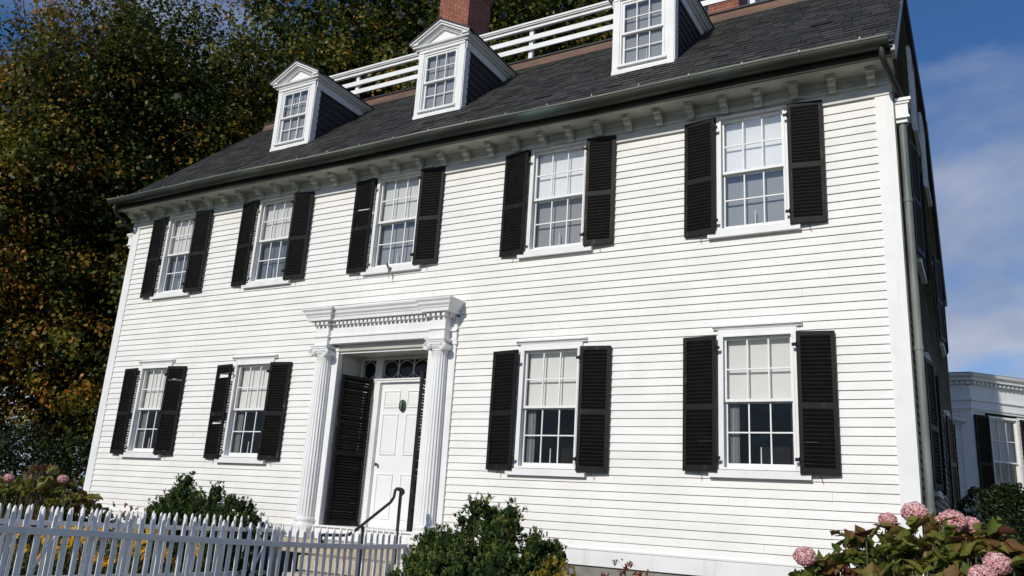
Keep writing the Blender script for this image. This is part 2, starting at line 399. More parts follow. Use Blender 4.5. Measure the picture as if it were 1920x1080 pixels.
# corner boards, skirt, foundation
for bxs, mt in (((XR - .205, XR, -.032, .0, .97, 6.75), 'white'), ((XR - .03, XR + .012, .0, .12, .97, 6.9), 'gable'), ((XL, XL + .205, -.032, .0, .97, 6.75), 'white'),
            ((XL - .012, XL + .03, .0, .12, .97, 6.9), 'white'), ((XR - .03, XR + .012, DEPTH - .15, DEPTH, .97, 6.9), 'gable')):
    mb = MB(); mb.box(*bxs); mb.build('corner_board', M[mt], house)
mb = MB()
mb.box(XL - .005, -1.42, -.036, .05, .765, .965); mb.box(1.42, XR + .005, -.036, .05, .765, .965)
mb.box(XR - .05, XR + .018, .05, DEPTH, .765, .965); mb.box(XL - .018, XL + .05, .05, DEPTH, .765, .965)
mb.box(XL - .012, -1.42, -.046, .05, .955, .978); mb.box(1.42, XR + .012, -.046, .05, .955, .978)
mb.build('skirt_board', M['white'], house)
mb = MB(); mb.box(XL + .03, -1.45, .0, .4, -.1, .762); mb.box(1.45, XR - .03, .0, .4, -.1, .762); mb.box(XR - .4, XR - .03, .4, DEPTH, -.1, .762)
mb.box(XL + .03, XL + .4, .4, DEPTH, -.1, .762)
mb.build('foundation', M['found'], house)
mb = MB()   # interior shell so no light leaks through
mb.box(XL + .1, XR - .1, 1.0, 1.1, 0, 7.0); mb.box(XL + .1, XR - .1, .05, DEPTH - .05, 4.5, 4.6); mb.box(XL + .1, XR - .1, .35, DEPTH - .05, 6.95, 7.0)
mb.build('interior_shell', M['dark'], house)

# frieze, soffit, brackets, gutter
mb = MB()
def frieze_seg(x0, x1, z0):
    mb.box(x0, x1, -.045, .02, z0, 6.88)
segs = [XL]
us = sorted([v for k, v in WIN.items() if k[0] == 'U'])
x = XL
for a, b, c, d in us:
    frieze_seg(x, a - .14, 6.60); frieze_seg(a - .14, b + .14, max(d + .035, 6.70)); x = b + .14
frieze_seg(x, XR, 6.60)
# thin mouldings: bed mould breaking forward over the windows
mb.mould_x([(.02, 6.735), (.062, 6.735), (.075, 6.762), (.02, 6.762)], XL, XR)
mb.mould_x([(.02, 6.79), (.055, 6.79), (.055, 6.80), (.02, 6.80)], XL, XR)
for a, b, c, d in us:
    mb.box(a - .26, b + .26, -.085, -.046, 6.742, 6.775)
    mb.box(a - .25, b + .25, -.066, -.046, 6.62, 6.742) if False else None
mb.mould_x([(.02, 6.83), (.05, 6.83), (.10, 6.885), (.02, 6.885)], XL, XR)
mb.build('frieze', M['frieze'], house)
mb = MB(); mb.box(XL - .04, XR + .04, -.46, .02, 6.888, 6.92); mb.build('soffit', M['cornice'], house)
M['fascia'] = noise_mat('dark_brown_fascia', [(.3, (.022, .020, .016)), (.7, (.055, .050, .040))], 2, 8, .7, (1, 2, 3), .2, spec=.2)  # dark brown band between gutter and soffit
mb = MB(); mb.box(XL - .05, XR + .05, -.485, -.46, 6.868, 7.04); mb.build('fascia', M['fascia'], house)
def bracket_mesh():
    mb = MB()
    prof = [(.046, 6.888), (.046, 6.735), (.120, 6.718), (.145, 6.728), (.153, 6.746), (.146, 6.768), (.158, 6.780), (.195, 6.784), (.220, 6.791), (.238, 6.808),
            (.245, 6.830), (.285, 6.835), (.29, 6.888)]
    mb.mould_x(prof, -.047, .047)
    mb.box(-.062, .062, -.305, -.046, 6.870, 6.888)
    return mb
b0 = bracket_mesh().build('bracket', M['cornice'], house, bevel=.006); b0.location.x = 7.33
nb = 0
for i in range(1, 32):
    c = b0.copy(); COL.objects.link(c); c.location.x = 7.33 - i * .4585
# gutter: half round with rim, hung in front of the fascia
def half_round(x0, x1, cy, cz, r, n=10, th=.012):
    mb = MB(); pr = []
    for i in range(n + 1):
        t = PI + PI * i / n; pr.append((cy + r * math.cos(t), cz + r * math.sin(t)))
    pin = [(cy + (y - cy) * (1 - th / r), cz + (z - cz) * (1 - th / r)) for y, z in pr][::-1]
    poly = pr + pin
    k = 40
    for j in range(k):   # slight waviness along the run
        xa = x0 + (x1 - x0) * j / k; xb = x0 + (x1 - x0) * (j + 1) / k
        wa = .010 * math.sin(xa * 1.3) ; wb = .010 * math.sin(xb * 1.3)
        n2 = len(poly)
        vs = [(xa, y, z + wa) for y, z in poly] + [(xb, y, z + wb) for y, z in poly]
        fs = [(i, (i + 1) % n2, n2 + (i + 1) % n2, n2 + i) for i in range(n2)]
        if j == 0: fs.append(tuple(range(len(pr) )))
        if j == k - 1: fs.append(tuple(range(n2, n2 + len(pr))))
        mb.add(vs, fs)
    return mb
gut = half_round(XL - .10, XR + .03, -.568, 7.045, .103).build('gutter', M['copper'], house, smooth=True)
mb = MB(); mb.tube([(XL - .10 + (XR - XL + .13) * i / 40, -.673, 7.05 + .010 * math.sin((XL - .1 + (XR - XL + .13) * i / 40) * 1.3)) for i in range(41)], .013, 6)
mb.build('gutter_rim', M['gutter_lip'], gut, smooth=True)
for i in range(21):
    xx = XL + .25 + i * .70
    mb = MB(); mb.box(xx - .009, xx + .009, -.684, -.44, 7.062, 7.070); mb.box(xx - .009, xx + .009, -.690, -.684, 7.045, 7.085)
    mb.build('gutter_strap', M['gutter_lip'], gut)

# roof ---------------------------------------------------------------
S = .925
def roof_z(y): return 8.27 + S * (y - .8)
RX0, RX1 = XL - .13, XR + .09
YE, YB = -.50, 3.02
mb = MB()
sl = lambda y: roof_z(y) - .055
mb.prism([(YE, sl(YE) - .0), (YB, sl(YB)), (DEPTH - YB, sl(YB)), (DEPTH - YE, sl(YE)), (DEPTH - YE, sl(YE) - .06), (DEPTH - .02, sl(YE) - .06 + .1),
          (DEPTH - YB - .1, sl(YB) - .12), (YB + .1, sl(YB) - .12), (.02, sl(YE) - .06 + .1), (YE, sl(YE) - .05)],
         lambda u, v, a: (a, u, v), RX0 + .02, RX1 - .02)
roof = mb.build('roof', M['cheek'], house)
# individual slates on the front slope
def slates():
    vs, fs, tn = [], [], []
    L_ = math.hypot(YB - YE, roof_z(YB) - roof_z(YE)); du = np.array([0, (YB - YE) / L_, (roof_z(YB) - roof_z(YE)) / L_]); dn = np.array([0, -du[2], du[1]])
    org = np.array([0, YE, roof_z(YE) - .045]); rnd = random.Random(21)
    e = .172; r = 0; s = -.02
    while s < L_ - .05:
        ln = min(e * 1.75, L_ + .01 - s); x = RX0 + (-.12 if r % 2 else 0) - rnd.uniform(0, .05); rowj = rnd.uniform(-.003, .003)
        while x < RX1:
            w = rnd.choice([.20, .23, .26, .30]); xa, xb = max(x, RX0), min(x + w, RX1); x += w
            if xb - xa < .03: continue
            th = rnd.uniform(.010, .020); lift = rnd.uniform(0, .006); j = rnd.gauss(0, .006) + rowj; sk = rnd.gauss(0, .004)
            if rnd.random() < .03: lift += .01; j -= .015
            s0 = s + j; s1 = s + ln
            b = len(vs); g = .0045
            for (xx, ss, nn) in [(xa + g, s0 + sk, .018 + lift), (xb - g, s0 - sk, .018 + lift), (xb - g, s1, 0), (xa + g, s1, 0),
                                 (xa + g, s0 + sk, .018 + lift + th), (xb - g, s0 - sk, .018 + lift + th), (xb - g, s1, .010), (xa + g, s1, .010)]:
                vs.append(tuple(org + np.array([xx, 0, 0]) + du * ss + dn * nn))
            fs += [tuple(i + b for i in f) for f in [(4, 5, 6, 7), (0, 1, 5, 4), (1, 2, 6, 5), (3, 0, 4, 7), (0, 3, 2, 1)]]
            tn += [rnd.random()] * 8
        s += e; r += 1
    me = bpy.data.meshes.new('slate_courses'); me.from_pydata(vs, [], fs); me.update()
    a = me.attributes.new('tint', 'FLOAT', 'POINT'); a.data.foreach_set('value', tn); me.materials.append(M['slate'])
    o = bpy.data.objects.new('slate_courses', me); COL.objects.link(o); o.parent = roof
slates()
# verge boards
for xx in (RX1 - .05, RX0):
    mb = MB()
    mb.prism([(YE, sl(YE) - .02), (YB, sl(YB) - .02), (YB, sl(YB) - .20), (YE + .12, sl(YE) - .14), (YE, sl(YE) - .08)], lambda u, v, a: (a, u, v), xx, xx + .05)
    mb.build('verge_board', M['cornice'], roof); mb = MB()
    mb.prism([(DEPTH - YE, sl(YE) - .02), (DEPTH - YE, sl(YE) - .08), (DEPTH - YE - .12, sl(YE) - .14), (DEPTH - YB, sl(YB) - .20), (DEPTH - YB, sl(YB) - .02)],
             lambda u, v, a: (a, u, v), xx, xx + .05)
    mb.build('verge_board', M['cornice'], roof)
# copper flashing and flat deck
mb = MB()
mb.prism([(YB - .03, roof_z(YB) - .05), (YB + .04, roof_z(YB) + .155), (YB + .30, roof_z(YB) + .17), (YB + .30, roof_z(YB) - .06)], lambda u, v, a: (a, u, v), RX0 + .01, RX1 - .01)
mb.build('copper_flashing', M['flash'], roof)
mb = MB(); mb.box(RX0 + .02, RX1 - .02, YB + .04, DEPTH - YB, 10.2, roof_z(YB) + .172); mb.box(RX0, RX1, YB + .01, YB + .12, roof_z(YB) + .158, roof_z(YB) + .19)
mb.build('flat_roof_deck', M['cheek'], roof)

# chimneys
def chimney(x0, x1, y0, y1, z1):
    mb = MB(); mb.box(x0, x1, y0, y1, 10.3, z1)
    for k, zz in enumerate((2.55, 2.62, 2.69)):
        if 10.3 + zz < z1: mb.box(x0 - .02 - .02 * k, x1 + .02 + .02 * k, y0 - .02 - .02 * k, y1 + .02 + .02 * k, z1 - .42 + .10 * k, z1 - .322 + .10 * k)
    return mb.build('chimney', M['brick'], roof)
chimney(-2.78, -1.90, 4.2, 5.15, 14.2)
chimney(4.0, 4.62, 4.2, 4.95, 12.6)

# roof-top balustrade (part of the house)
bx = [-5.2, -4.2, .53, 5.14]
mb = MB(); zb = roof_z(YB) + .17
for xx in bx: pass
bal = MB()
for yy0 in (3.09,):
    bal.box(-5.2, 5.14, 3.06, 3.12, 11.24, 11.31); bal.box(-5.24, 5.18, 3.02, 3.16, 11.31, 11.335); bal.box(-5.26, 5.2, 3.0, 3.18, 11.335, 11.375)
balo = bal.build('rooftop_balustrade', M['white'], house)
mb = MB(); mb.box(-5.2, 5.14, 3.07, 3.11, 10.97, 11.08); mb.build('rail', M['white'], balo)
mb = MB(); mb.box(-5.2, 5.14, 3.07, 3.11, 10.74, 10.85); mb.build('rail', M['white'], balo)
for zz, za in ((11.26, 11.36), (10.97, 11.08), (10.74, 10.85)):
    for xx in (-5.2, 5.10):
        mb = MB(); mb.box(xx, xx + .05, 3.2, 8.0, zz, za); mb.build('rail', M['white'], balo)
for xx in bx:
    mb = MB(); mb.box(xx - .045, xx + .045, 3.125, 3.20, zb - .01, 11.235); mb.build('post', M['white'], balo)
for xx in (5.125, -5.2):
    for yy in (5.5, 7.95):
        mb = MB(); mb.box(xx - .045 + .05, xx + .045 + .05, yy, yy + .08, zb - .01, 11.235); mb.build('post', M['white'], balo)
for xx in (.53, -4.2):
    mb = MB(); mb.tube([(xx, 3.2, 11.2), (xx + .05, 3.9, zb)], .012, 6); mb.build('brace', M['iron'], balo)

# ------------------------------------------------------------ windows
def sash_mesh(x0, x1, z0, z1, y, st=.038, mt=.016, rail_b=.045, rail_t=.035):
    mb = MB()
    mb.box(x0, x0 + st, y, y + .035, z0, z1); mb.box(x1 - st, x1, y, y + .035, z0, z1)
    mb.box(x0 + st, x1 - st, y, y + .035, z0, z0 + rail_b); mb.box(x0 + st, x1 - st, y, y + .035, z1 - rail_t, z1)
    return mb
def muntin_mesh(x0, x1, z0, z1, y, st=.038, mt=.017, rail_b=.045, rail_t=.035):
    mb = MB(); a, b, c, d = x0 + st, x1 - st, z0 + rail_b, z1 - rail_t
    for k in (1, 2):
        xx = a + (b - a) * k / 3; mb.box(xx - mt / 2, xx + mt / 2, y + .004, y + .030, c, d)
    zz = (c + d) / 2; mb.box(a, b, y + .007, y + .027, zz - mt / 2, zz + mt / 2)
    return mb
PR = random.Random(77)
def pane_mesh(x0, x1, z0, z1, y):
    mb = MB(); a, b, c, d = x0 + .034, x1 - .034, z0 + .034, z1 - .03
    for i in range(3):
        for j in range(2):
            xa, xb = a + (b - a) * i / 3, a + (b - a) * (i + 1) / 3; za, zb_ = c + (d - c) * j / 2, c + (d - c) * (j + 1) / 2
            t1, t2 = PR.gauss(0, .0016), PR.gauss(0, .0018)
            mb.add([(xa, y + .017 - t1 - t2, za), (xb, y + .017 + t1 - t2, za), (xb, y + .017 + t1 + t2, zb_), (xa, y + .017 - t1 + t2, zb_)], [(0, 1, 2, 3)])
    return mb
def window(x0, x1, z0, z1, parent=house, cap=False, sill=True, upper='blind', lower='dark', blind_drop=None, candle=True, y0=0.0,
           fn=None, casing=True, capw=.12, name='window', curt=True):
    GL = M['glass_low'] if cap else M['glass']
    def B(mb, nm, mat, par, **k):
        if fn: mb.map(fn)
        return mb.build(nm, mat, par, **k)
    mb = MB(); cw = CAS
    # casing (the window's own mesh)
    mb.box(x0 - cw, x0, y0 - .045, y0 + .14, z0 - .02, z1 + .0); mb.box(x1, x1 + cw, y0 - .045, y0 + .14, z0 - .02, z1 + .0)
    mb.box(x0 - cw, x1 + cw, y0 - .045, y0 + .14, z1, z1 + (.085 if cap else .045))
    mb.box(x0 - .012, x0 + .012, y0 - .056, y0 - .045, z0 - .01, z1 + .01); mb.box(x1 - .012, x1 + .012, y0 - .056, y0 - .045, z0 - .01, z1 + .01)
    mb.box(x0 + .012, x1 - .012, y0 - .056, y0 - .045, z1 - .01, z1 + .012)
    w = B(mb, name, M['white'], parent)
    if sill:
        s = MB(); s.prism([(.02, z0 - .02), (.085, z0 - .033), (.085, z0 - .118), (.02, z0 - .118)], lambda u, v, a: (a, y0 - u, v), x0 - .17, x1 + .17)
        s.box(x0 - .02, x1 + .02, y0 - .055, y0 + .12, z0 - .02, z0 + .004)
        B(s, 'sill', M['white'], w)
    if cap:
        s = MB(); s.mould_x([(-.01, z1 + .087), (.05, z1 + .087), (.055, z1 + .10), (.085, z1 + .118), (.085, z1 + .136), (.0, z1 + .150), (-.01, z1 + .150)], x0 - capw, x1 + capw)
        B(s, 'cap_moulding', M['white'], w)
    zm = (z0 + z1) / 2 + .01
    up = sash_mesh(x0, x1, zm - .02, z1, y0 + .005, rail_b=.035, rail_t=.04); u = B(up, 'upper_sash', M['white'], w)
    B(muntin_mesh(x0, x1, zm - .02, z1, y0 + .005, rail_b=.035, rail_t=.04), 'muntins', M['white'], w)
    B(pane_mesh(x0, x1, zm - .02, z1, y0 + .005), 'pane', GL, w)
    lo = sash_mesh(x0, x1, z0 + .004, zm + .018, y0 + .045, rail_b=.055, rail_t=.035); l = B(lo, 'lower_sash', M['white'], w)
    B(muntin_mesh(x0, x1, z0 + .004, zm + .018, y0 + .045, rail_b=.055, rail_t=.035), 'muntins', M['white'], w)
    B(pane_mesh(x0, x1, z0 + .004, zm + .018, y0 + .045), 'pane', GL, w)
    # room behind
    r = MB(); d = y0 + .14
    r.add([(x0 - .05, d, z0 - .02), (x1 + .05, d, z0 - .02), (x1 + .05, d, z1 + .04), (x0 - .05, d, z1 + .04),
           (x0 - .05, d + .7, z0 - .02), (x1 + .05, d + .7, z0 - .02), (x1 + .05, d + .7, z1 + .04), (x0 - .05, d + .7, z1 + .04)],
          [(4, 5, 6, 7), (0, 1, 5, 4), (1, 2, 6, 5), (2, 3, 7, 6), (3, 0, 4, 7)])
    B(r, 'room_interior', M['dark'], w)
    if upper:
        zb_ = zm - .03 - (blind_drop or 0)
        s = MB(); s.box(x0 + .03, x1 - .03, y0 + .10, y0 + .105, zb_, z1 - .01); B(s, 'blind', M[upper], w)
    if lower and lower != 'dark':
        s = MB(); k = 24
        vs = []; fs = []
        for i in range(k + 1):
            xx = x0 + .01 + (x1 - x0 - .02) * i / k; yy = y0 + .15 + .002 * math.sin(i * 1.7) + .001 * math.sin(i * 3.1)
            vs += [(xx, yy, z0), (xx, yy, zm)]
        for i in range(k): fs.append((2 * i, 2 * i + 2, 2 * i + 3, 2 * i + 1))
        s.add(vs, fs); B(s, 'net_curtain', M[lower], w)
    elif curt:
        for sx in (0, 1):
            s = MB(); vs = []; fs = []; k = 8
            for i in range(k + 1):
                t = i / k; wd = .14
                xx = (x0 + .02 + wd * t) if not sx else (x1 - .02 - wd * .35 * t)
                yy = y0 + .12 + .015 * math.sin(i * 2.4)
                vs += [(xx, yy, z0), (xx, yy, zm)]
            for i in range(k): fs.append((2 * i, 2 * i + 2, 2 * i + 3, 2 * i + 1))
            s.add(vs, fs); B(s, 'curtain', M['curtain'], w)
    if candle:
        xc = x0 + (x1 - x0) * .50; s = MB(); s.tube([(xc, y0 + .09, z0 + .02), (xc, y0 + .09, z0 + .26)], [.009, .007], 8); B(s, 'window_candle', M['candle'], w)
    return w

cfg = {'U1': ('blind', 'sheer'), 'U2': ('blind', 'sheer'), 'U3': ('blind', 'sheer_g'), 'U4': ('blind_w', 'sheer_g'), 'U5': ('blind_w', 'sheer_g'),
       'L1': ('blind', 'dark'), 'L2': ('blind', 'dark'), 'L4': ('blind', 'dark'), 'L5': ('blind', 'dark')}
for k, (a, b, c, d) in WIN.items():
    window(a, b, c, d, cap=(k[0] == 'L'), upper=cfg[k][0], lower=cfg[k][1])

fb = MB(); fb.tube([(.02, -.09, 5.06), (.02, -.115, 5.03), (.02, -.13, 4.96)], [.022, .018, .012], 8); fb.tube([(.02, -.11, 5.03), (.02, -.20, 5.12)], [.016, .019], 10); fb.tube([(.02, -.13, 4.96), (.05, -.14, 4.88)], .005, 5)
fb.build('flag_bracket', M['pipe'], house, smooth=True)
# ------------------------------------------------------------ shutters
def shutter(w, h, name='shutter', mat='shutter', nsl=None, gap=(), th=.034):
    """local: x 0..w from hinge outwards, y thickness, z 0..h ; returns (frame, louvre panels)"""
    st = .048; fr = MB(); mid = h * .47
    fr.box(0, st, -th / 2, th / 2, 0, h); fr.box(w - st, w, -th / 2, th / 2, 0, h)
    fr.box(st, w - st, -th / 2, th / 2, 0, .075); fr.box(st, w - st, -th / 2, th / 2, h - .05, h)
    fr.box(st, w - st, -th / 2, th / 2, mid - .035, mid + .035)
    pans = []
    rnd = random.Random(int(w * 1e4 + h * 1e3 + len(gap) * 17))
    for z0, z1 in ((.075, mid - .035), (mid + .035, h - .05)):
        mb = MB(); n = int((z1 - z0) / .0455)
        for i in range(n):
            zc = z0 + (z1 - z0) * (i + .5) / n
            if (round(zc, 2) in gap): continue
            tl = rnd.gauss(0, .0013); t2 = rnd.gauss(0, .0013)
            a = .021; dz = .0205   # slat slopes up towards the front
            t = .0035
            mb.hexa([(st - .004, -a * .62, zc + dz - t + tl), (w - st + .004, -a * .62, zc + dz - t + tl + t2), (w - st + .004, a * .62, zc - dz - t + tl + t2), (st - .004, a * .62, zc - dz - t + tl),
                     (st - .004, -a * .62, zc + dz + t + tl), (w - st + .004, -a * .62, zc + dz + t + tl + t2), (w - st + .004, a * .62, zc - dz + t + tl + t2), (st - .004, a * .62, zc - dz + t + tl)])
        pans.append(mb)
    return fr, pans
def place_shutter(hx, hy, z0, w, h, dirx, ang, gap=(), th=.034):
    """hinge at (hx,hy); opens towards dirx (+1/-1) with its free end pulled towards the wall by ang"""
    fr, pans = shutter(w, h, gap=gap, th=th)
    ca, sa = math.cos(ang), math.sin(ang)
    sag = rs.uniform(-.010, .004); fn = lambda x, y, z: (hx + dirx * (x * ca - y * sa), hy + x * sa + y * ca, z0 + z + x * sag)
    s = fr.map(fn).build('shutter', M['shutter'], house)
    for p in pans: p.map(fn).build('louvre_panel', M['slat'], s)
    for zz in (.16, h - .16):
        mb = MB(); mb.box(-.05, .035, -.026, -.018, zz - .02, zz + .02); mb.tube([(0, -.028, zz - .03), (0, -.028, zz + .03)], .008, 6)
        mb.map(fn).build('hinge', M['shutter'], s)
    mb = MB(); mb.tube([(w * .5, .0, -.005), (w * .5, -.02, -.03), (w * .5 + .01, -.035, -.045)], .006, 5); mb.map(fn).build('shutter_dog', M['iron'], s)
    return s
rs = random.Random(4)
GAPS = {('L1', 1): (1.35,), ('L2', -1): (1.43, 1.47, .62), ('U3', -1): (1.12,)}
for k, (a, b, c, d) in WIN.items():
    h = (d - c) + .055; z0 = c - .055
    for dr in (-1, 1):
        hx = a - .06 if dr < 0 else b + .055
        w = .435 if k not in ('U1', 'L1', 'U2', 'L2') else .43
        ang = math.radians(rs.uniform(4.5, 8.5))
        fr, _ = None, None
        g = GAPS.get((k, dr), ())
        if g:
            # find the nearest actual slat centres
            gg = []
            mid = h * .47
            for z_a, z_b in ((.075, mid - .035), (mid + .035, h - .05)):
                n = int((z_b - z_a) / .0455)
                for i in range(n):
                    zc = z_a + (z_b - z_a) * (i + .5) / n
                    if any(abs(zc - q) < .024 for q in g): gg.append(round(zc, 2))
            g = tuple(gg)
        place_shutter(hx, -.105, z0 + rs.uniform(-.006, .006), w, h, dr, ang, g)

# side-wall windows and shutters (seen edge-on)
for (a, b, c, d) in SIDEWIN:
    fn = lambda x, y, z: (XR - y * 1.0 - .0, x, z)
    window(a, b, c, d, fn=fn, cap=(c < 3), upper='blind', lower='dark', candle=False, curt=False)
    if c > 7: continue
    for dr in (-1, 1):
        fr, pans = shutter(.43, d - c + .05)
        hx = a - .06 if dr < 0 else b + .06
        ang = math.radians(10)
        f2 = lambda x, y, z, hx=hx, dr=dr, c=c: (XR + .12 - (x * math.sin(ang) + y), hx + dr * x * math.cos(ang), c - .05 + z)
        s = fr.map(f2).build('shutter', M['shutter'], house)
        for p in pans: p.map(f2).build('louvre_panel', M['slat'], s)

# ------------------------------------------------------------ dormers
def dormer(xc):
    yf = .80; zb_, zt = 8.255, 9.62; hw = .515
    T = lambda mb, nm, mat, par=None, **k: mb.build(nm, mat, par or house, **k)
    ox0, ox1, oz0, oz1 = xc - .37, xc + .34, 8.40, 9.545
    mb = MB()
    mb.box(xc - hw, ox0 - .02, yf, yf + .06, zb_, zt); mb.box(ox1 + .02, xc + hw, yf, yf + .06, zb_, zt)
    mb.box(ox0 - .02, ox1 + .02, yf, yf + .06, zb_, oz0 - .03); mb.box(ox0 - .02, ox1 + .02, yf, yf + .06, oz1 + .02, zt)
    # flat pilasters and sill
    mb.box(xc - hw, xc - hw + .11, yf - .018, yf, zb_, zt); mb.box(xc + hw - .11, xc + hw, yf - .018, yf, zb_, zt)
    mb.box(xc - hw - .012, xc + hw + .012, yf - .025, yf + .02, zb_ - .03, zb_ + .045)
    mb.box(ox0 - .06, ox1 + .06, yf - .045, yf + .01, oz0 - .045, oz0 - .008)
    # return boards along the cheeks
    mb.box(xc + hw - .03, xc + hw + .014, yf + .0, yf + .15, zb_ - .01, zt); mb.box(xc - hw - .014, xc - hw + .03, yf, yf + .15, zb_ - .01, zt)
    dm = T(mb, 'dormer', M['white'])
    window(ox0, ox1, oz0, oz1, parent=house, cap=False, sill=False, upper='sheer_g', lower='sheer_g', y0=yf, name='dormer_window') if False else None
    # sashes
    zm = (oz0 + oz1) / 2
    fm = MB(); fm.box(ox0 - .022, ox0, yf - .012, yf + .09, oz0, oz1); fm.box(ox1, ox1 + .022, yf - .012, yf + .09, oz0, oz1)
    fm.box(ox0 - .022, ox1 + .022, yf - .012, yf + .09, oz1, oz1 + .022); fm.box(ox0 - .022, ox1 + .022, yf - .012, yf + .09, oz0 - .03, oz0)
    T(fm, 'window_frame', M['white'], dm)
    for (za, zc, yy, rb, rt) in ((zm - .018, oz1, yf + .005, .034, .04), (oz0, zm + .018, yf + .043, .05, .034)):
        T(sash_mesh(ox0, ox1, za, zc, yy, rail_b=rb, rail_t=rt), 'sash', M['white'], dm)
        T(muntin_mesh(ox0, ox1, za, zc, yy, rail_b=rb, rail_t=rt, mt=.016), 'muntins', M['white'], dm)
        T(pane_mesh(ox0, ox1, za, zc, yy), 'pane', M['glass'], dm)
    cm = MB(); vs = []; fs = []; k = 24
    for i in range(k + 1):
        xx = ox0 - .02 + (ox1 - ox0 + .04) * i / k; yy = yf + .092 + .001 * math.sin(i * 1.5)
        vs += [(xx, yy, oz0 - .02), (xx, yy, oz1 + .02)]
    for i in range(k): fs.append((2 * i, 2 * i + 2, 2 * i + 3, 2 * i + 1))
    cm.add(vs, fs); T(cm, 'net_curtain', M['sheer_d'], dm)
    s = MB(); s.tube([(xc + .03, yf + .083, oz0 + .02), (xc + .03, yf + .083, oz0 + .24)], [.008, .006], 8); T(s, 'window_candle', M['candle'], dm)
    # cheeks in slate rows
    def ycut(z): return (z - 8.27) / S + .8
    for sx in (-1, 1):
        ck = MB(); xo = xc + sx * (hw - .01)
        ck.prism([(yf + .02, zb_ - .05), (yf + .02, zt), (ycut(zt) + .05, zt)], lambda u, v, a: (a, u, v), xo - .012, xo + .012)
        z = zb_
        while z < zt - .02:
            z1 = min(z + .15, zt); ya = yf + .13; yb = ycut(z) + .03; yb1 = ycut(z1) + .03
            if yb1 > ya:
                ck.hexa([(xo, ya, z), (xo, max(yb, ya + .01), z), (xo, yb1, z1), (xo, ya, z1),
                         (xo + sx * .028, ya, z), (xo + sx * .028, max(yb, ya + .01), z), (xo + sx * .014, yb1, z1), (xo + sx * .014, ya, z1)])
            z = z1
        T(ck, 'dormer_cheek', M['cheek'], dm)
        # eaves board and moulding along the side
        eb = MB(); xe = xc + sx * hw
        def sidebox(o0, o1, z0, z1, y0):
            a, b = sorted((xe + sx * o0, xe + sx * o1))
            eb.hexa([(a, y0, z0), (b, y0, z0), (b, ycut(z0) + .06, z0), (a, ycut(z0) + .06, z0), (a, y0, z1), (b, y0, z1), (b, ycut(z1) + .06, z1), (a, ycut(z1) + .06, z1)])
        sidebox(-.02, .032, 9.50, 9.66, yf); sidebox(-.02, .07, 9.66, 9.70, yf - .05); sidebox(-.02, .115, 9.70, 9.742, yf - .10); sidebox(-.02, .150, 9.742, 9.775, yf - .13)
        T(eb, 'eaves_moulding', M['white'], dm)
    # pediment
    pm = MB(); yo = yf
    def fx(o0, z0, z1, dx): pm.box(xc - hw - dx, xc + hw + dx, yo - o0, yo + .05, z0, z1)
    fx(.03, 9.60, 9.655, .0)
    pm.mould_x([(-.05 - yo + yf, 9.655), (.045, 9.655), (.05, 9.675), (.09, 9.70), (.10, 9.728), (-.05, 9.728)], xc - hw - .045, xc + hw + .045)
    # (mould_x works from y=0: shift to the dormer front)
    n_ = 12
    for i in range(len(pm.v) - n_, len(pm.v)):
        v = pm.v[i]; pm.v[i] = (v[0], v[1] + yf, v[2])
    apex = 10.14; ex = hw + .15; ez = 9.775
    pm.add([(xc - hw, yf + .012, 9.72), (xc + hw, yf + .012, 9.72), (xc, yf + .012, apex - .10)], [(0, 1, 2)])   # tympanum
    # raised small triangle
    pm.prism([(-.17, 9.735), (.17, 9.735), (0, 9.735 + .17 * .62)], lambda u, v, a: (xc + u, a, v), yf - .012, yf + .02)
    sl_ = (apex - ez) / ex
    for sx in (-1, 1):
        for (th0, th1, out) in ((.0, .03, .155), (.03, .07, .125), (.07, .10, .075), (.10, .125, .045)):
            P_ = [(0, apex - th0), (ex, ez - th0), (ex, ez - th1), (0, apex - th1)]
            if th0 >= .03: P_ = [(0, apex - th0), (ex - .03 - (.155 - out), ez - th0 + sl_ * (.03 + .155 - out)), (ex - .03 - (.155 - out), ez - th1 + sl_ * (.03 + .155 - out)), (0, apex - th1)]
            pm.prism([(sx * u, v) for u, v in P_], lambda u, v, a: (xc + u, a, v), yf - out, yf + .03)
    T(pm, 'pediment', M['white'], dm)
    rf = MB()
    for sx in (-1, 1):
        yr0 = yf - .17
        ya, ye = ycut(apex) + .15, ycut(ez) + .15
        P_ = [(xc, yr0, apex + .004), (xc + sx * (ex + .02), yr0, ez + .004 - sl_ * .02), (xc + sx * (ex + .02), ye, ez + .004 - sl_ * .02), (xc, ya, apex + .004)]
        Q_ = [(p[0], p[1], p[2] + .03) for p in P_]
        rf.hexa(P_ + Q_)
    rf.tube([(xc, yf - .175, apex + .035), (xc, ycut(apex) + .1, apex + .035)], .025, 6)
    T(rf, 'dormer_roof', M['cheek'], dm)
    return dm
for xc in (-3.65, -.01, 3.95): dormer(xc)

